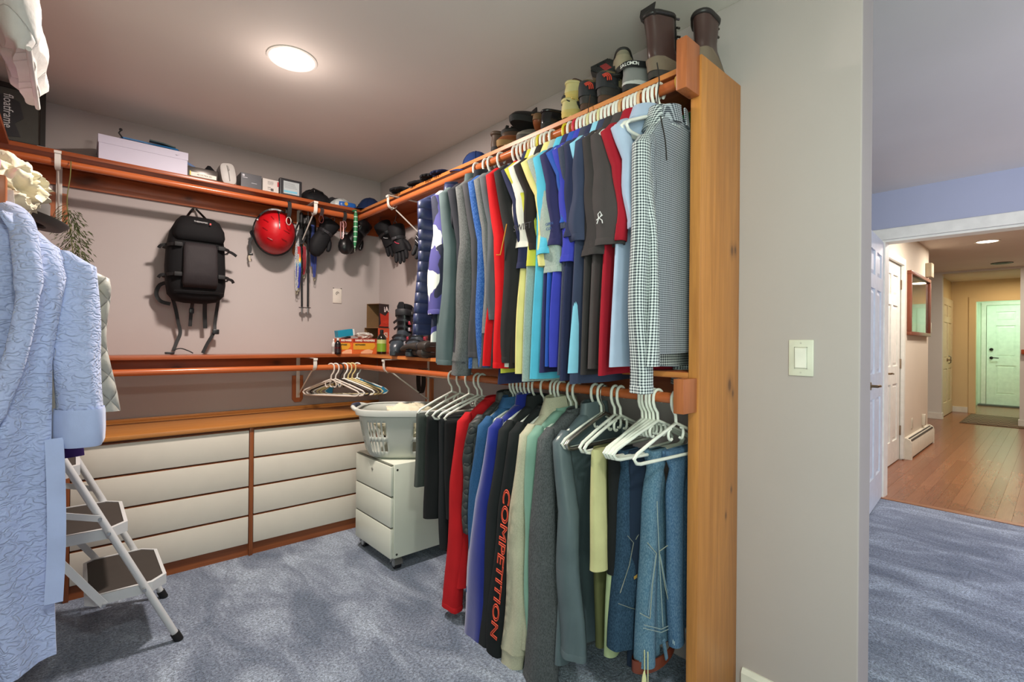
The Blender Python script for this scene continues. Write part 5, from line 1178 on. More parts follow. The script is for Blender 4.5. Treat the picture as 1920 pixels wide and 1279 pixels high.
# white zipped case
q = thing('zipped_case', 'pale grey rounded case with a zip, standing on the top shelf', 'case', (xa(428, 3.26), 3.27, ZT)); 
Mx = Matrix.Rotation(R(-9), 4, 'Y')
MB().loft([[Vector((.04*g*se(math.cos(a), .55), y_, .062+.062*g2*se(math.sin(a), .55))) for a in [2*math.pi*i/30 for i in range(30)]] for y_, g, g2 in ((-.055, .7, .8), (-.05, .95, .97), (0, 1, 1), (.05, .95, .97), (.055, .7, .8))], M=Mx).build('shell', plain('c0bcb8', .5), q, 60)
MB().tube([(.0, -.0575, .02), (.001, -.058, .06), (-.002, -.057, .108)], .0022, 6, M=Mx).ribbon([(.0, -.06, .105), (.004, -.062, .08)], .007, .002, M=Mx).build('zip', plain('8a8682', .4), q)
# dark grey box with open flap
q, w_ = box_thing('gadget_box', 'dark grey box with an open flap on the top shelf', 'box', 451, 490, 3.22, ZT, .08, .1, '')
MB().box(-w_/2, w_/2, 0, .11, 0, .088, .001).build('body', plain('46464c', .4), q, 0)
MB().loft([[(-w_/2+.03, .02, .088), (w_/2, .02, .088), (w_/2-.004, .05, .103), (-w_/2+.026, .05, .103)], [(-w_/2+.03, .022, .088), (w_/2, .022, .088), (w_/2-.004, .052, .102), (-w_/2+.026, .052, .102)]]).build('flap', plain('1e1e20', .5), q, 0)
MB().box(-w_/2+.008, -w_/2+.02, -.0008, 0, .068, .080).box(-w_/2+.008, -w_/2+.035, -.0008, 0, .060, .063).box(.0, .03, -.0008, 0, .034, .036).build('print', plain('c8c8d0', .5), q, 0)
q, w_ = box_thing('carton', 'small white carton with printed labels and a red edge', 'box', 492, 522, 3.225, ZT, .08, .08, '')
MB().box(-w_/2, w_/2, 0, .08, 0, .082, .001).build('body', plain('cfc8c2', .5), q, 0)
MB().box(w_/2-.008, w_/2+.0006, -.0008, .02, .045, .075).build('red_edge', plain('b02a34', .5), q, 0)
pm = MB()
for (a, b_, c, d) in ((-.018, .015, .058, .060), (-.018, .015, .066, .068), (-.018, .012, .051, .0525), (-.018, .0, .030, .033), (-.018, .012, .02, .022), (.0, .016, .012, .028)): pm.box(a, b_, -.0007, 0, c, d)
pm.build('print', plain('5a5654', .5), q, 0)
q, w_ = box_thing('tablet_box', 'black framed tablet box with a light screen picture', 'box', 524, 566, 3.22, ZT, .1, .03, '')
MB().box(-w_/2, w_/2, 0, .035, 0, .108, .006).build('body', plain('2a2a2e', .4), q, 0); MB().box(-w_/2+.022, w_/2-.018, -.0012, 0, .014, .092).build('screen_print', plain('b9c0c2', .4), q, 0)
MB().box(-w_/2+.024, w_/2-.03, -.0018, -.001, .022, .034).build('screen_detail', plain('7ac0d8', .4), q, 0)
pm = MB()
for k in range(5): pm.box(-w_/2+.028, w_/2-.03-.004*k, -.0018, -.001, .05+k*.007, .0515+k*.007)
pm.build('print', plain('7a8084', .5), q, 0)
# soft bags
from mathutils import noise as mnoise
def crumple(name, label, cat, loc, sx, sy, sz, mat, seed, freq=14, amt=.35, rz=0, sub=5):
    root = thing(name, label, cat, loc, rz); bm_ = bmesh.new(); bmesh.ops.create_icosphere(bm_, subdivisions=sub, radius=1)
    for v in bm_.verts:
        n_ = v.co.normalized(); p = Vector((n_.x*sx, n_.y*sy, n_.z*sz)); q = p*freq+Vector((seed*3.1, seed, 0))
        w1 = mnoise.noise_vector(q*.6)*1.2; r1 = 1-abs(mnoise.noise(q+w1))*2.2; r2 = 1-abs(mnoise.noise(q*2.3+w1*2))*2
        f = 1-amt+amt*(.7*r1+.3*r2); v.co = Vector((p.x*f, p.y*f, max(p.z*f, -sz*.72)+sz*.72))
    m_ = MB(); m_.bm.free(); m_.bm = bm_; m_.build('body', mat, root, 80); return root
def soft(name, label, cat, loc, sx, sy, sz, mat, seed, rz=0):
    root = thing(name, label, cat, loc, rz); rnd = random.Random(seed); ph = [rnd.uniform(0, 6) for _ in range(6)]
    rings = []
    for j, f in enumerate([0, .1, .3, .5, .7, .85, .95, 1]):
        g = math.sqrt(max(0, 1-(f**2.2)))*.98+.02; g = g*(.9+.1*min(1, f*8)) 
        rings.append([Vector((sx*g*math.cos(a)*(1+.08*math.sin(3*a+ph[0]+f*3)+.05*math.sin(7*a+ph[1])), sy*g*math.sin(a)*(1+.08*math.sin(4*a+ph[2])), sz*f*(1+.14*math.sin(2*a+ph[3])*f+.06*math.sin(5*a+ph[4])*f))) for a in [2*math.pi*i/36 for i in range(36)]])
    MB().loft(rings).build('body', mat, root, 50); return root
PLB = plain('121214', .2, var=.3); 
s1 = soft('black_bag', 'rounded black bag slumped right of the tablet box', 'bag', (xa(590, 3.3), 3.31, ZT), .10, .10, .085, GM, 1)
MB().tube([(-.07, -.06, .05), (-.03, -.07, .085), (.03, -.06, .075), (.08, -.05, .02)], .006, 6).build('piping', plain('0e0e10', .3), s1)
s2 = soft('wipes_pack', 'soft white and blue packet with a yellow badge on the top shelf near the corner', 'packet', (xa(641, 3.27), 3.26, ZT), .088, .055, .058, plain('c9d0d0', .25), 2)
MB().loft([rr(.018, -.012, .062, .045, .002), rr(.018, -.012, .066, .048, .014), rr(.018, -.01, .062, .045, .033)]).build('blue_panel', plain('1f5fb0', .35), s2, 50)
MB().cyl((.0, -.0585, .018), (.0, -.062, .018), .012, 16).build('badge', plain('d8a030', .4), s2)
crumple('plastic_bag', 'crumpled black plastic bag between the packet and the navy cap', 'bag', (xa(688, 3.3), 3.29, ZT), .08, .075, .05, PLB, 3, 18)
crumple('plastic_bag', 'low dark crumpled bag behind the white and blue packet', 'bag', (xa(628, 3.40), 3.39, ZT), .11, .06, .06, plain('38383c', .3, var=.3), 4, 18)
soft('dark_pouch', 'dark cloth pouch with a grey cord just right of the corner', 'pouch', (1.56, ya(748, 1.56), ZT), .05, .07, .05, GM, 5)
for i, (px, dz, lab) in enumerate(((764, 0, 'black fleece slipper nearest the shelf corner'), (800, .0, 'black glove with a white mark among the dark pile'), (815, .0, 'black knitted glove behind the white-marked one'), (838, 0, 'navy striped glove at the right end of the dark pile'))):
    loc = (1.58+.02*(i % 2), ya(px, 1.53), ZT+.02)
    o = glove(lab, loc, (R(90), 0, R(90+[8, -12, 20, 4][i])), False, flat=.06, name='winter_glove', mat=fabric('1a1a1c' if i != 3 else '1e2440', bump=.6), accent='c8c8cc' if i == 1 else '3a3a3c', group='dark gloves piled on the top shelf'); o.scale = (.7, .7, .7)
# framed print leaning at the left
q = thing('floating_frame', 'black display frame with a dark printed card leaning at the left of the top shelf', 'frame', (-.02, 3.27, ZT)); q.rotation_euler = (0, 0, R(2))
x1 = xa(84, 3.27)+.02; x0 = x1-.34; Hf = .285
for a, b_, c, d in ((x0, x1, Hf-.022, Hf), (x0, x1, 0, .022), (x0, x0+.02, .022, Hf-.022), (x1-.02, x1, .022, Hf-.022)): MB().box(a, b_, 0, .022, c, d, .001).build('rail', plain('1a1614', .35), q, 0)
MB().box(x0+.02, x1-.02, .009, .012, .022, Hf-.022).build('pane', plain('4a4c48', .12), q, 0)
MB().prism([(x1-.17, .03), (x1-.085, .045), (x1-.105, .105), (x1-.075, .135), (x1-.09, .21), (x1-.17, .235)], .007, .0085).build('card', plain('26262a', .5), q, 0)
text('floatframe', .047, plain('d8d8d8', .5), q, frame((x1-.128, .0065, .155), (0, 0, -1), (1, 0, 0)), xs=.82)
text('11x14', .03, plain('c8c8c8', .5), q, frame((x1-.152, .0065, .060), (0, 0, -1), (1, 0, 0)))
MB().box(x1-.06, x1-.032, .007, .0085, .215, .24).build('price_sticker', plain('b0a89c', .5), q, 0)
for (cx_, cz_) in ((x1, Hf), (x1, 0)): MB().box(cx_-.03, cx_+.004, -.002, .025, cz_-.004 if cz_ else -.0, cz_+.003 if cz_ else .02, .001).build('corner_guard', plain('d8d4cc', .5), q, 0)

# ---------------- lower shelf: hand warmers, bottles, ski boots ----------------
ZS = 1.109; OR = plain('d8662c', .5); ORL = plain('e8a04a', .5); DRD = plain('a02a1c', .5); KRAFT = plain('8a6a48', .8)
def warmer(label, px0, px1, Y, word1=True):
    x0, x1 = xa(px0, Y), xa(px1, Y); q = thing('hand_warmer_box', label, 'box', ((x0+x1)/2, Y, ZS)); w_ = x1-x0
    MB().box(-w_/2, w_/2, 0, .11, 0, .105, .001).build('body', OR, q, 0)
    MB().box(-w_/2, w_/2, -.0008, 0, .078, .105).build('red_band', DRD, q, 0)
    MB().prism([(-w_/2+.004, .03), (w_/2-.03, .03), (w_/2-.01, .055), (w_/2-.02, .074), (-w_/2+.004, .074)], -.0008, 0).build('yellow_panel', plain('e0a030', .5), q, 0)
    MB().prism([(-.03+.03*k, .012+.02*math.sin(k*.9)) for k in range(0, 4)]+[(.05, .002), (-.03, .002)], -.0014, -.0006).build('hand_print', plain('f0b48a', .5), q, 0)
    if word1: text('HAND WARMERS', .0185, plain('f4e8d8', .5), q, frame((0, -.0014, .0915), (1, 0, 0), (0, 0, 1)), bold=.0008, xs=min(1, w_/.165)*.98)
    text('HOTHANDS', .016, plain('1e3c2a', .5), q, frame((-w_*.2, -.0014, .062), (1, 0, 0), (0, 0, 1)), bold=.0006, xs=.82*min(1, w_/.14))
    return q
warmer('orange hand warmer carton, front right one under the folded plastic', 664, 709, 3.20)
warmer('orange hand warmer carton standing left of its larger twin', 640, 663, 3.215)
def openbox(label, Xc, Yc, z0, w_, d, h, c1, c2, words, rz):
    q = thing('snack_box', label, 'box', (Xc, Yc, z0), R(rz)); t_ = .002
    # open on the -x side, printed front on -y side
    MB().box(-w_/2, w_/2, -d/2, -d/2+t_, 0, h).build('front_panel', plain(c1, .5), q, 0)
    MB().box(-w_/2, w_/2, d/2-t_, d/2, 0, h).box(w_/2-t_, w_/2, -d/2, d/2, 0, h).box(-w_/2, w_/2, -d/2, d/2, 0, t_).box(-w_/2, w_/2, -d/2, d/2, h-t_, h).build('cardboard', KRAFT, q, 0)
    MB().prism([(-w_/2+.002, .01), (-w_/2+.02, .03), (-w_/2+.01, h*.6), (0, h*.5), (w_/2-.02, h*.75), (w_/2-.003, h*.6), (w_/2-.003, .01)], -d/2-.0008, -d/2).build('flame_print', plain(c2, .5), q, 0)
    for k, (s_, sz, zz, cc) in enumerate(words): text(s_, sz, plain(cc, .5), q, frame((.008, -d/2-.0014, zz), (1, 0, .08), (0, 0, 1)), bold=.001)
    return q
c0 = pt(711, 660, Y=3.33)
openbox('lower orange snack box with open side on the shelf in the corner', c0.x, 3.35, ZS, .145, .13, .185, 'd05030', 'e87038', (('SI', .055, .13, 'f4e4d0'),), 22)
c1 = pt(712, 600, Y=3.35)
openbox('upper red and black snack box with a flame print, stacked in the corner', c1.x, 3.36, ZS+.186, .13, .12, .175, '2a1a1a', 'c03018', (('iA', .055, .135, 'f4e4e0'), ('HOT', .03, .04, 'd8402c')), 20)
tq, w_ = box_thing('turquoise_box', 'small turquoise box lying on the hand warmer cartons', 'box', 637, 666, 3.22, ZS+.106, .05, .05, ''); tq.rotation_euler = (0, R(-8), R(4))
MB().box(-w_/2, w_/2, 0, .05, .012, .058, .001).build('carton', plain('1e8aa8', .45), tq, 0); MB().box(w_/2, w_/2+.012, 0, .05, .014, .056, .001).build('end_flap', plain('d8dcd8', .5), tq, 0)
MB().tube([(-.03, .01, .0), (.0, -.008, .006), (.03, .0, .004)], .007, 6).build('black_clip', plain('17171a', .5), tq)
crumple('clear_bag', 'crumpled translucent plastic bag lying on the hand warmer carton', 'bag', (xa(686, 3.25), 3.26, ZS+.106), .07, .045, .028, plain('b8b2aa', .2), 7, 22)
def bottle(label, px, Y, z0, r_, h, col, cap_, cat='bottle', lab=None, pump=False, name='bottle'):
    q = thing(name, label, cat, (xa(px, Y), Y, z0)); n = 22
    prof = [(.9, 0), (1, .02), (1, .62), (.93, .70), (.5, .82), (.32, .86), (.32, .9)]
    MB().loft([[Vector((r_*g*math.cos(a), r_*g*math.sin(a), h*t_)) for a in [2*math.pi*i/n for i in range(n)]] for g, t_ in prof]).build('body', plain(col, .15), q, 50)
    MB().loft([[Vector((r_*g*math.cos(a), r_*g*math.sin(a), h*t_)) for a in [2*math.pi*i/n for i in range(n)]] for g, t_ in ((.38, .87), (.40, .89), (.38, 1.0), (.2, 1.02))]).build('cap', plain(cap_, .4), q, 50)
    if lab:
        for c_, a_, b_ in lab: MB().loft([[Vector(((r_+.0006)*math.cos(a), (r_+.0006)*math.sin(a), h*t_)) for a in [2*math.pi*i/n for i in range(n)]] for t_ in (a_, b_)], False, False).build('label_band', plain(c_, .4), q, 50)
    return q
bottle('green labelled dark bottle with black cap beside the snack boxes', 718, 3.12, ZS, .032, .165, '1c1a14', '111111', lab=(('7aa028', .1, .44), ('b9c07a', .44, .6)))
bottle('small white bottle at the left end of the bottles on the shelf', 628, 3.25, ZS, .013, .10, 'd0ccc8', 'e0dcd8', lab=(('9a9490', .15, .5),))
bottle('small black bottle with red lettering and white cap', 636, 3.20, ZS, .020, .105, '1c1a1c', 'e0dcd8', lab=(('2a1c1e', .1, .6), ('a83038', .35, .45)))
# ski boots
def ski_boot(label, loc, rz, accent='a83a48'):
    root = thing('ski_boot', label, 'boot', loc, R(rz), 'pair of black ski boots'); SH = plain('363d44', .3, var=.05); BKS = plain('19191c', .3); L = .31; w = .11
    def sr(xb, xf, ww, z, tilt=0): return slice_ring(xb, xf, ww, z, sq=.6, tilt=tilt)
    MB().loft([sr(.01, L-.005, w*.7, 0), sr(0, L+.005, w*.72, .006), sr(0, L+.005, w*.72, .028), sr(.01, L-.02, w*.8, .034)]).build('sole', plain('2b3338', .5), root, 40)
    MB().loft([sr(.005, L-.01, w*.86, .03), sr(.0, L-.012, w*.98, .05), sr(.0, L-.03, w*.98, .08), sr(.0, L-.075, w*.95, .10), sr(.004, L-.115, w*.9, .125), sr(.01, L-.14, w*.82, .15), sr(.014, L-.155, w*.78, .17)]).build('lower_shell', SH, root, 50)
    MB().loft([sr(-.006, .165, w*.98, .125, .12), sr(-.004, .16, w*.95, .15, .12), sr(-.004, .165, w*1.0, .20, .15), sr(-.012, .175, w*1.06, .25, .15), sr(-.012, .17, w*1.04, .262, .15)]).build('cuff', BKS, root, 50)
    MB().loft([sr(-.004, .165, w*.9, .255, .15), sr(-.004, .168, w*.94, .29, .15), sr(.004, .16, w*.86, .305, .15)]).build('liner', fabric('17171a'), root, 50)
    MB().loft([sr(-.014, .180, w*1.08, .225, .15), sr(-.014, .182, w*1.1, .228, .15), sr(-.014, .184, w*1.1, .262, .15), sr(-.014, .182, w*1.08, .265, .15)], False, False).build('power_strap', plain('222226', .6), root, 50)
    MB().loft([[Vector((.165+.03*t_, .02*se(math.cos(a), .5), .30+.028*t_+.03*se(math.sin(a), .5))) for a in [2*math.pi*i/16 for i in range(16)]] for t_ in (0, .3)]).build('tongue', fabric('1d1d20'), root, 50)
    for k, (x, z, ww) in enumerate(((.235, .078, .050), (.19, .108, .050), (.16, .165, .050), (.165, .205, .052))):
        b = MB().ribbon(smoothp([(x-.03, ww, z-.02), (x-.01, ww+.004, z), (x+.012, .02, z+.018), (x+.014, -.02, z+.018), (x-.01, -ww-.004, z)], 4), .014, .004, (1, 0, 0)).build('buckle_strap', plain('2c2c30', .3, .4), root, 50)
        MB().box(x-.02, x+.015, ww-.004, ww+.010, z-.012, z+.010, .003).build('buckle', plain(accent if k % 2 else 'a8a8ac', .3, .4), b)
        MB().tube([(x-.02, ww+.011, z-.012), (x+.016, ww+.011, z-.012), (x+.016, ww+.011, z+.011), (x-.02, ww+.011, z+.011)], .0014, 5, closed=True).build('bail', plain(accent, .35), b)
    text('BELLO', .026, plain('c8c8c8', .5), root, frame((.12, w*.56+.002, .262), (-1, .0, -.15), (0, 0, 1)), bold=.0006)
    text('BELLO', .026, plain('c8c8c8', .5), root, frame((-.0155, 0, .243), (0, -1, 0), (0, 0, 1)), bold=.0006)
    return root
p1, p2 = pt(748, 664, X=1.55), pt(790, 664, X=1.50)
_y = ya(742, 1.44); ski_boot('black ski boot next to the green bottle, left one of the pair', (1.665, _y+.20, ZS), 220)
_y = ya(772, 1.44); ski_boot('black ski boot touching the navy vest, right one of the pair', (1.675, _y+.18, ZS), 216)
gl = glove('dark leather work glove lying flat in front of the ski boots', (1.475, ya(812, 1.48)-.0, ZS+.03), (R(90), 0, R(-6)), False, flat=.05, name='leather_glove', mat=plain('3a3430', .5), accent='5a5450', group='leather gloves by the ski boots')
gl = glove('dark leather work glove stacked on the other by the ski boots', (1.475, ya(816, 1.48), ZS+.062), (R(90), 0, R(6)), False, flat=.045, name='leather_glove', mat=plain('332e2a', .5), accent='5a5450', group='leather gloves by the ski boots')
# gift cards tucked between clothes and end panel
for lab, px, py, w1, h1, c_ in (('blue-green card leaning on the wall behind the near shirts', 1280, 245, .095, .115, '2f7a5a'), ('small green and white card tucked by the end panel', 1298, 248, .05, .07, '5a7a3a')):
    p = pt(px, py, X=1.715 if w1 > .06 else 1.69); q = thing('card', lab, 'card', p, R(-90)); Mx = Matrix.Rotation(R(-4), 4, 'Y')
    MB().box(-w1/2, w1/2, -.003, 0, -h1/2, h1/2, M=Mx).build('card_stock', plain('c8ccc4', .5), q, 0)
    t = NT('card'); sp = t.n('ShaderNodeSeparateXYZ'); t.l(t.coords(), sp.inputs[0]); t.l(t.ramp(t.math('ADD', t.math('MULTIPLY', sp.outputs[0], 9), .5), [(.0, srgb('2a7f9c')), (.6, srgb('3a9a5a')), (1, srgb('4a8a30'))]), t.b.inputs['Base Color'])
    MB().box(-w1/2+.002, w1/2-.004, -.0045, -.003, -h1/2+.012, h1/2-.002, M=Mx).build('print', t.m, q, 0)
wc = thing('wall_thermometer', 'narrow white strip on the wall behind the end panel', 'strip', (XR, .80, 1.96)); MB().box(-.012, 0, -.012, .012, -.06, .05, .003).build('body', plain('d8d8d0', .4), wc)
# long lace hanging from the near boots over the checked shirt
lc = thing('boot_lace', 'dark bootlace dangling from the near boot over the checked shirt', 'lace', pt(1235, 150, X=1.40))
a0 = Vector(lc.location); pp = [pt(1232, 118, X=1.43), pt(1236, 150, X=1.40), pt(1233, 185, X=1.395), pt(1240, 225, X=1.34), pt(1247, 262, X=1.28), pt(1250, 300, X=1.26)]
MB().tube(smoothp([v-a0 for v in pp], 5), .002, 6).build('cord', plain('2a2624', .8), lc)
lc = thing('boot_lace', 'short brown lace loop hanging over the shelf edge by the tan hiking shoes', 'lace', pt(1103, 205, X=1.44))
a0 = Vector(lc.location); MB().tube(smoothp([v-a0 for v in (pt(1107, 178, X=1.47), pt(1104, 196, X=1.45), pt(1103, 212, X=1.445), pt(1103, 226, X=1.44))], 4), .0018, 6).build('cord', plain('4a3426', .8), lc)
# ---------------- drawer cart and laundry basket ----------------
CW = plain('e0e4d4', .3, var=.01); CX0, CY0, CD, CWX, CZ0, CZ1 = 1.228, 2.30, .43, .42, .065, .556
ct = thing('drawer_cart', 'white rolling cart with three drawers standing on the carpet', 'cart', (CX0, CY0, 0))
MB().box(.018, CWX, 0, CD, CZ0, CZ1, .004).build('body', CW, ct)
dz = (CZ1-CZ0-.004)/3
for k in range(3):
    z0 = CZ0+.002+k*dz
    d = MB().box(0, .018, .004, CD-.004, z0, z0+dz-.008, .004).build('drawer', CW, ct)
    MB().box(.004, .017, .01, CD-.01, z0+dz-.008, z0+dz-.001).build('finger_slot', plain('6f7266', .5), d, 0)
MB().cyl((-.003, CD*.5, CZ1-.06), (.0, CD*.5, CZ1-.06), .008, 14).build('lock', plain('8a8a84', .3, .8), ct)
for z in (CZ0+.02, CZ1-.03): MB().cyl((.035, -.002, z), (.035, 0, z), .006, 12).build('screw_cap', plain('3c3e38', .4), ct)
for (x, y) in ((.05, .03), (.05, CD-.03), (CWX-.04, .03), (CWX-.04, CD-.03)):
    c_ = MB().cyl((x-.014, y, .028), (x+.014, y, .028), .028, 18).build('caster', plain('161618', .4), ct)
    MB().cyl((x-.018, y, .028), (x-.014, y, .028), .017, 16).cyl((x+.014, y, .028), (x+.018, y, .028), .017, 16).build('hub', plain('b8b8b4', .3, .8), c_)
    MB().prism([(-.03, .03), (-.026, .052), (0, .066), (.026, .052), (.03, .03), (.022, .028), (0, .05), (-.022, .028)], x-.022, x+.022, 'yz', Matrix.Translation((0, y, 0))).build('caster_fork', plain('8e8e8a', .3, .7), c_)
# basket: rounded tapered wall with real slots
lb = thing('laundry_basket', 'grey-white plastic laundry basket with slotted sides on the drawer cart', 'basket', (1.425, 2.49, CZ1+.001), R(-38))
NB = 176; zs_ = [0, .012, .045, .085, .10, .125, .165, .205, .225, .262]
def bshape(z, a):
    t_ = min(1, z/.262); hx, hy = lerp(.20, .262, t_**.7), lerp(.15, .20, t_**.7)
    g = .0 if z > .012 else .02-z
    return Vector(((hx-g)*se(math.cos(a), .62), (hy-g)*se(math.sin(a), .62), z))
bm = bmesh.new(); V = [[bm.verts.new(bshape(z, 2*math.pi*i/NB)) for i in range(NB)] for z in zs_]
for j in range(len(zs_)-1):
    for i in range(NB):
        slot = False
        if zs_[j] in (.045, .085, .125, .165) and not zs_[j] == .085 or zs_[j] == .045:
            pass
        band_ = (j in (2, 3)) or (j in (5, 6))
        blk = i % 22
        if band_ and 3 <= blk <= 17 and (blk-3) % 3 != 2: slot = True
        if not slot: bm.faces.new((V[j][i], V[j][(i+1) % NB], V[j+1][(i+1) % NB], V[j+1][i]))
bm.faces.new(V[0][::-1])
bmesh.ops.recalc_face_normals(bm, faces=bm.faces[:])
me = bpy.data.meshes.new('wall'); bm.to_mesh(me); bm.free(); BW_ = plain('b9bdb4', .35, var=.01); me.materials.append(BW_); me.polygons.foreach_set('use_smooth', [True]*len(me.polygons)); me.set_sharp_from_angle(angle=R(50))
o = bpy.data.objects.new('wall', me); C.objects.link(o); o.parent = lb; sm_ = o.modifiers.new('thickness', 'SOLIDIFY'); sm_.thickness = .003
rim = [bshape(.262, 2*math.pi*i/80)*1.0 for i in range(80)]
MB().loft([[Vector((v.x*g, v.y*g, .262+dz_)) for v in rim] for g, dz_ in ((1.0, .0), (1.01, -.022), (1.045, -.022), (1.06, .0), (1.05, .008), (1.0, .010), (.985, .004))], False, False).build('rim', plain('c9cdc6', .3, var=.01), lb, 60)
for s in (-1, 1):
    h = MB().tube(smoothp([(s*.255, -.11, .262), (s*.285, -.075, .272), (s*.300, 0, .274), (s*.285, .075, .272), (s*.255, .11, .262)], 4), .0115, 10).build('handle', plain('c9cdc6', .3), lb, 60)
    MB().tube(smoothp([(s*.288, -.06, .273), (s*.300, 0, .275), (s*.288, .06, .273)], 4), .0135, 12).build('grip', plain('3a4458', .45), h, 60)
crumple('laundry', 'cream cloth heaped in the laundry basket', 'laundry', (1.44, 2.49, CZ1+.10), .21, .155, .115, fabric('e0d8bd', wrinkle=.6), 12, 8, .3, R(-38))
# dark folded garment seen under the lower shelf
bx = thing('hanging_belt', 'dark rolled belt hanging beside the bracket above the basket', 'belt', (1.66, ya(792, 1.66), .97))
MB().ribbon(smoothp([(0, -.03, .03), (0, -.035, -.04), (0, -.01, -.10), (0, .02, -.08), (0, .03, .0), (0, .01, .05), (0, -.03, .03)], 4), .03, .005, (0, 1, 0)).build('strap', plain('241a18', .5), bx)
MB().cyl((0, 0, .05), (.07, 0, .05), .003, 8).build('wall_nail', plain('8a8680', .3, .8), bx)

# ---------------- step stool ----------------
st = thing('step_stool', 'white folding step stool with dark treads standing on the carpet', 'stool', (0, 0, 0))
WM = plain('d3d5d6', .3, var=.01); TREAD = plain('3a332e', .7); RB = plain('151515', .6)
YA, YB_ = 2.335, 2.765; k_ = .452
def lx(z): return .322-k_*z
for y in (YA, YB_):
    MB().tube([(lx(.03), y, .03), (lx(.40), y, .40), (lx(.80), y, .80)], .0125, 12).build('front_leg', WM, st, 60)
    f = MB().tube([(lx(-.0)+.0, y, .0), (lx(.034), y, .034)], .016, 12).build('foot_cap', RB, st, 60)
for y in (YA+.03, YB_-.03):
    MB().tube([(-.245, y, .025), (-.16, y, .30), (-.03, y, .70)], .011, 12).build('rear_leg', WM, st, 60)
    MB().tube([(-.25, y, .0), (-.241, y, .03)], .0145, 12).build('foot_cap', RB, st, 60)
    MB().tube([(-.098, y-.0, .50), (-.082, y, .55)], [.017, .015], 12).build('joint_cap', RB, st, 60)
def step(x0, x1, z, y0, y1, nm='step'):
    c = .05; o_ = [(x0, y0), (x1-c, y0), (x1, y0+c), (x1, y1-c), (x1-c, y1), (x0, y1)]
    o2 = [(x0+.012, y0+.012), (x1-c-.004, y0+.012), (x1-.012, y0+c+.004), (x1-.012, y1-c-.004), (x1-c-.004, y1-.012), (x0+.012, y1-.012)]
    if x0 > -.05: o_[0:1] = [(x0, y0+.03), (x0+.03, y0)]; o_[-1:] = [(x0+.03, y1), (x0, y1-.03)]; o2[0:1] = [(x0+.012, y0+.035), (x0+.035, y0+.012)]; o2[-1:] = [(x0+.035, y1-.012), (x0+.012, y1-.035)]
    fr = MB(); n = len(o_)
    A = [[Vector((x, y, zz)) for x, y in q] for q, zz in ((o_, z-.038), (o_, z), (o2, z+.001), (o2, z-.006))]
    fr.loft(A, False, False); fr.loft([[Vector((x, y, z-.038)) for x, y in o_], [Vector((x*.0+ (x if True else 0), y, z-.036)) for x, y in o2], [Vector((x, y, z-.008)) for x, y in o2]], False, False)
    s_ = fr.build(nm, WM, st, 30)
    MB().prism([(x, y) for x, y in o2], z-.008, z-.002, 'xy').build('tread', TREAD, s_, 0)
    return s_
step(.035, .285, .255, YA+.012, YB_-.012); step(-.125, .160, .495, YA+.012, YB_-.012); step(-.22, .02, .735, YA+.012, YB_-.012)
for y, s in ((YA, -1), (YB_, 1)):
    yy = y+s*.014
    MB().ribbon([(.09, yy-s*.0, .225), (-.16, yy, .62)], .024, .004, (0, 1, 0)).build('flat_bar', WM, st, 0)
    MB().ribbon([(.075, yy+s*.006, .545), (-.09, yy+s*.006, .60)], .022, .004, (0, 1, 0)).build('brace', WM, st, 0)
    rv = MB()
    for x, z in ((lx(.255)+.0, .245), (.088, .227), (lx(.49), .485), (.075, .545), (-.088, .598)): rv.cyl((x, yy-s*.004, z), (x, yy+s*.012, z), .006, 10)
    rv.build('rivet', plain('b8babc', .25, .8), st)['kind'] = 'stuff'

# ---------------- left rack: robe, vests, shelf ----------------
XROB, ZR2 = -.20, 1.55
lf = thing('side_shelf', 'reddish wooden shelf on the left wall above the light blue robe', 'shelf', (XL, 0, 0))
MB().box(.001, .278, 1.0, 2.80, 1.60, 1.621, .003).build('board', RED, lf)
MB().box(.001, .02, 1.0, 2.80, 1.51, 1.60, .002).build('cleat', RED, lf)
MB().box(.278, .378, 1.735, 1.775, 1.52, 1.60, .003).build('rod_block', REDZ, lf)
_p, _q = pt(88, 463, Y=3.45), pt(117, 473, Y=3.45)
bb = thing('backing_board', 'wooden board end on the back wall just behind the bathrobe shoulder', 'board', (_p.x, YB, 0)); MB().box(0, _q.x-_p.x, -.02, 0, 1.13, _p.z, .004).build('board', REDZ, bb)
o = MB().cyl((XROB, 1.2, ZR2), (XROB, 3.1, ZR2), .0165).build('clothes_rod', ROD); tag(o, 'short wooden rod under the side shelf carrying the robe', 'rod')
# robe
t = NT('plush'); c_ = srgb('b9c8f0'); co = t.coords(); 
wv = t.noise(t.coords((1, 1, 1.7)), 40, 1, .3, .9); fz = t.noise(co, 700, 2)
t.l(t.ramp(t.noise(co, 8, 3), [(.3, dim(c_, .93)), (.7, dim(c_, 1.05))]), t.b.inputs['Base Color'])
t.bump(t.math('ADD', t.math('MINIMUM', t.math('MULTIPLY', t.math('ABSOLUTE', t.math('SUBTRACT', wv, .5)), 8.), 1.), t.math('MULTIPLY', fz, .12)), .75, .0035); t.b.inputs['Roughness'].default_value = .95; t.b.inputs['Sheen Weight'].default_value = .5
PLUSH = t.m; PL2 = fabric('b4c4ec', weave=350, bump=.7, sheen=.5)
YR = 1.72
rb_ = thing('bathrobe', 'light blue plush bathrobe hanging open at the left edge', 'robe', (XROB, YR, ZR2))
hz0, hz1 = -.10, -1.20
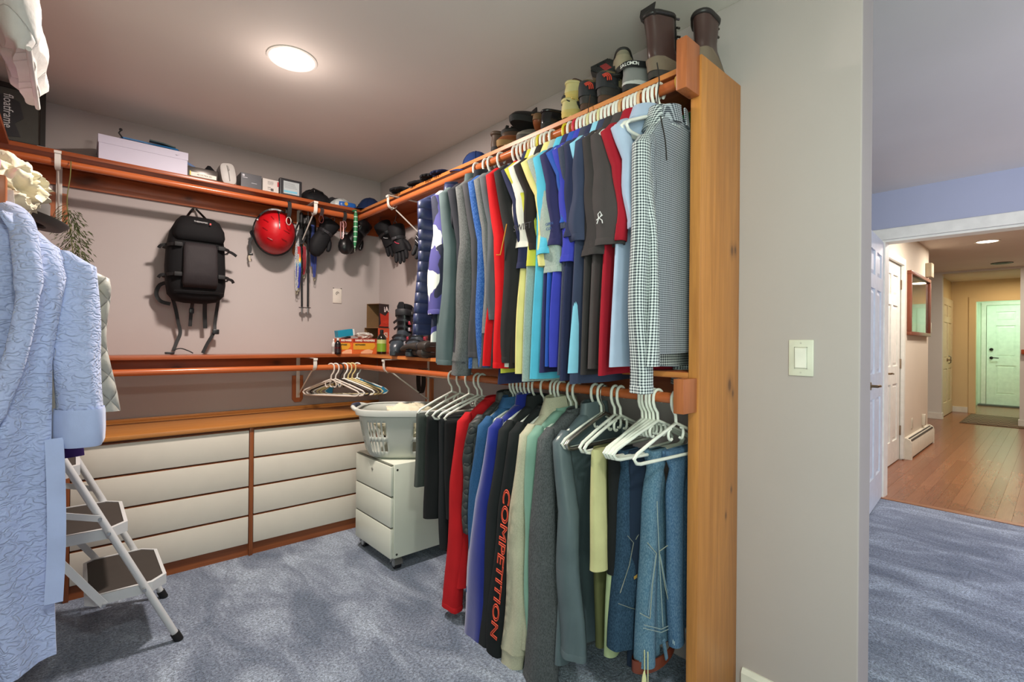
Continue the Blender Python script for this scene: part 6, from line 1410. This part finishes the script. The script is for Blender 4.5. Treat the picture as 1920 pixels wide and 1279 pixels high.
def robe_body():
    rings = []; n = 60
    zz = [-.055, -.065, -.09, -.12, -.15, -.19]+[lerp(-.19, -1.12, (i+1)/30) for i in range(30)]
    for j, z in enumerate(zz):
        t_ = max(0, (-.19-z)/1.0)
        hw = interp(-z, [(.055, .075), (.09, .13), (.12, .17), (.16, .19), (.19, .185), (.4, .155), (.7, .155), (1.19, .17)]); th_ = interp(-z, [(.055, .05), (.1, .09), (.2, .12), (1.2, .15)])
        ring = []
        for i in range(n):
            a = 2*math.pi*i/n; x = hw*se(math.cos(a), .75); y = th_/2*se(math.sin(a), .7)
            front = max(0, -math.sin(a))**.5; gap = interp(-z, [(0, .05), (.35, .045), (.7, .05), (1.2, .07)])
            y += -.018*math.sin(x*38+z*1.2+.6)*min(1, t_*3+.2)-.008*math.sin(x*75-z*3)*t_
            if math.sin(a) < -.1 and -.02 < x+.0 < .02 and False: pass
            ring.append(Vector((x, y, z+(.02*math.sin(x*12) if j == len(zz)-1 else 0))))
        rings.append(ring)
    return rings
MB().loft(robe_body()).build('body', PLUSH, rb_, 70)
# open front: darker inner back is the body; two lapels / front panels lie over it
def front_panel(s):
    rings = []
    for k in range(31):
        z = lerp(-.05, -1.15, k/30); t_ = k/30
        x0 = interp(-z, [(.05, .06), (.14, .105), (.25, .11), (.40, .09), (.55, .05), (.7, .02), (.9, .015), (1.2, .05)]); x1 = interp(-z, [(.05, .10), (.12, .165), (.19, .185), (.4, .16), (.7, .16), (1.2, .175)])
        y0 = -interp(-z, [(.05, .045), (.2, .085), (1.2, .10)])
        row = []; back = []
        for i in range(9):
            u = i/8; x = lerp(x0, x1, u); y = y0-.016*math.sin(u*9+z*2.)*min(1, t_*2+.2)+.05*u**3
            row.append(Vector((s*x, y-.009, z+.015*u*(k == 30)))); back.append(Vector((s*x, y+.009, z+.015*u*(k == 30))))
        rings.append(row+back[::-1])
    return MB().loft(rings)
for s in (-1, 1): front_panel(s).build('front_panel', PLUSH, rb_, 60)
for s in (-1, 1):   # shawl collar roll
    pts = [(0, .055, -.02), (s*.065, .03, -.03), (s*.098, -.03, -.065), (s*.112, -.08, -.14), (s*.118, -.108, -.25), (s*.098, -.12, -.40), (s*.06, -.125, -.55), (s*.03, -.125, -.70), (s*.018, -.125, -.9), (s*.03, -.128, -1.02), (s*.05, -.13, -1.13)]
    MB().tube(smoothp(pts, 5), [.020]*5+[.026]*15+[.021]*10+[.014]*21, 12, flat=.7).build('lapel', PLUSH, rb_, 70)
for s in (-1, 1):
    rg = sleeve_rings(s, .205, -.16, -.585, .046, .055, top_ax=.05, x_end=.212, y_top=-.01, y_end=-.04, seed=4, n=32, nz=20, amp=.7, hem=True)
    sv = MB().loft(rg).build('sleeve', PLUSH, rb_, 70)
    base = sleeve_rings(s, .205, -.16, -.585, .046, .055, top_ax=.05, x_end=.212, y_top=-.01, y_end=-.04, seed=4, n=32, nz=20, amp=.7, hem=False)[-1]
    c0_ = sum(base, Vector())/len(base)
    def g_(f, z): return [Vector((c0_.x+(v.x-c0_.x)*f, c0_.y+(v.y-c0_.y)*f, v.z+z)) for v in base]
    MB().loft([g_(1.0, .05), g_(1.07, .055), g_(1.11, .045), g_(1.13, .0), g_(1.10, -.03), g_(1.02, -.04), g_(.93, -.03), g_(.9, .02), g_(.9, .09)], False, False).build('cuff', PL2, sv, 70)
MB().ribbon(smoothp([(.165, -.07, -.60), (.17, -.10, -.70), (.172, -.10, -.85), (.168, -.10, -.99)], 4), .034, .016, (0, 1, 0)).build('belt', PL2, rb_, 60)
MB().ribbon(smoothp([(.05, -.145, -.50), (.07, -.15, -.6), (.055, -.15, -.7), (.07, -.15, -.8), (.062, -.15, -.87)], 6), [.004+.010*abs(math.sin(i*.7)) for i in range(25)], .006, (0, 1, 0)).build('twisted_tie', plain('c4d0ea', .7), rb_, 60)
MB().box(-.035, .03, .012, .016, -.17, -.12, .001).build('care_tag', plain('d8d4cc', .6), rb_)
hanger(YR, ZR2, 'ecebe4', 'white hanger inside the neck of the light blue robe', xr=XROB, half=.2)
# garments behind the robe
garment('cream_cardigan', 'cream knitted cardigan showing as a thin edge behind the robe', 'cardigan', fabric('d6cfae'), 1.86, ZR2, XROB, sleeve=(-.45, .03, .02, 0, 0), hem=-.62, hs=.215, hem_hw=.21, th=.03, collar='crew', seed=70, x_end=.225)
garment('quilted_vest', 'silver-grey diamond quilted vest hanging behind the blue robe', 'vest', quilt('b9bab2', .055, .4, 1.), 1.97, ZR2, XROB+.035, sleeve=None, hem=-.58, hs=.245, hem_hw=.272, th=.075, collar='stand', seed=71, amp=.3)
garment('grey_top', 'grey top with a black speckled hem below the robe sleeve', 'shirt', fabric('77777c', heather=.5, alt='2a2a2e'), 1.90, ZR2, XROB, sleeve=(-.45, .025, .02, 0, 0), hem=-.735, hs=.17, hem_hw=.17, th=.04, collar='crew', seed=72, x_end=.14)
garment('print_blouse', 'light blue and green patterned top hem above the stool', 'shirt', fabric('6f9ab8', heather=.5, alt='b8c49a'), 1.84, ZR2, XROB, sleeve=None, hem=-.78, hs=.15, hem_hw=.155, th=.03, collar='crew', seed=75)
garment('purple_top', 'deep purple top hem just left of the dresser corner', 'shirt', fabric('35205a'), 2.08, ZR2, XROB, sleeve=(-.4, .02, .02, 0, 0), hem=-.72, hs=.20, hem_hw=.225, th=.03, collar='crew', seed=73, x_end=.18)
for y_, lab in ((1.86, 'hanger of the cream cardigan behind the robe'), (1.97, 'hanger of the silver quilted vest'), (1.90, 'hanger of the grey speckled top'), (1.84, 'hanger of the light blue patterned top'), (2.08, 'hanger of the deep purple top')):
    hanger(y_, ZR2, 'e8e6dd', lab, xr=XROB, half=.19)
# soft things on the side shelf
PK = fabric('c98aa8', weave=300, bump=.8, sheen=.5)
pk = thing('pink_blanket', 'fluffy pink rolled blanket at the left edge of the side shelf', 'blanket', (-.185, 1.95, 1.621)); 
for dx, dz_, r_ in ((-.12, .05, .05), (-.03, .055, .052), (-.07, .125, .055)): MB().tube([(dx, -.10, dz_), (dx+.01, -.02, dz_), (dx, .10, dz_)], [r_*.9, r_, r_*.9], 18).build('roll', PK, pk, 60)
KN = fabric('ded8bc', weave=260, bump=.8, wrinkle=.6)
crumple('cream_blanket', 'cream knitted throw bundled on the side shelf', 'blanket', (-.165, 2.20, 1.605), .115, .17, .10, KN, 21, 13, .38)
crumple('lace_cloth', 'crumpled cream lace cloth on the side shelf edge under the throw', 'cloth', (-.185, 2.06, 1.56), .10, .10, .05, fabric('d8ceb6', weave=200, bump=1.), 22, 20, .4)
wh = thing('brimmed_hat', 'grey felt hat with a folded brim sitting at the end of the side shelf', 'hat', (-.155, 2.52, 1.628)); wh.rotation_euler = (R(0), R(14), 0)
HT = fabric('4c4946', rough=.8, sheen=.3)
def el(rx, ry, z, cx=0): return [Vector((cx+rx*math.cos(a), ry*math.sin(a), z)) for a in [2*math.pi*i/32 for i in range(32)]]
MB().loft([el(.075, .09, .0), el(.074, .088, .05), el(.066, .08, .085), el(.04, .05, .098)], False, True).build('crown', HT, wh, 60)
MB().loft([el(.075, .09, .0), el(.12, .14, .002), el(.135, .155, .022), el(.137, .157, .026), el(.118, .138, .008), el(.07, .085, .006)], False, False).build('brim', HT, wh, 60)
MB().loft([el(.0765, .0915, .004), el(.0765, .0915, .024)], False, False).build('hat_band', plain('17171a', .5), wh, 60)
mag = thing('striped_cloth', 'white and pink striped cloth at the left edge below the side shelf', 'cloth', (-.155, 1.80, 1.50))
MB().ribbon(smoothp([(0, 0, .075), (.003, -.004, .03), (-.003, .002, -.02), (.0, 0, -.06)], 4), .07, .006, (0, 1, 0)).build('cloth', fabric('ddd8cc'), mag, 60)
MB().ribbon(smoothp([(-.004, -.006, .075), (-.001, -.010, .03), (-.007, -.004, -.02), (-.004, -.006, -.06)], 4), .014, .003, (0, 1, 0)).build('stripe', fabric('d8487a'), mag, 60)
# white duvet on the upper left shelf, drooping over its edge
dv = thing('duvet', 'white quilted duvet drooping over the top shelf at the upper left corner', 'duvet', (-.30, 1.9, 2.1))
WQ = quilt('d6d4ce', .13, .6, 1.)
dv.location = (-.25, 1.86, 2.1)
path = smoothp([(-.2, 0, .10), (-.08, 0, .13), (.02, 0, .11), (.09, 0, .04), (.125, 0, -.06), (.145, 0, -.15), (.15, 0, -.205)], 5); rings = []
for k, p in enumerate(path):
    d = (path[min(k+1, len(path)-1)]-path[max(k-1, 0)]).normalized(); nn = Vector((d.z, 0, -d.x)); t_ = k/(len(path)-1)
    th = .13*(1-.5*max(0, t_-.45)/.55)*(1 if 0 < t_ < .93 else .6)
    rings.append([p+Vector((0, .21*se(math.cos(b), .6)*(1-.08*t_), 0))+nn*(th*.5*se(math.sin(b), .7)*(1+.15*math.sin(9*math.cos(b)+k*.6))) for b in [2*math.pi*i/36 for i in range(36)]])
MB().loft(rings).build('cover', WQ, dv, 70)
MB().tube([path[-1]+Vector((.012, y_, .003*math.sin(y_*60))) for y_ in [-.2+i*.04 for i in range(11)]], .006, 8).build('piping', fabric('d6d4ce'), dv, 60)
bc = thing('blue_cloth', 'pale blue cloth corner hanging under the white duvet', 'cloth', (-.215, 1.9, 1.97))
MB().ribbon(smoothp([(-.06, .0, .10), (.0, 0, .04), (.035, 0, -.03), (.04, 0, -.09)], 4), .09, .012, (1, 0, .2)).build('cloth', fabric('9ab4dc'), bc, 60)
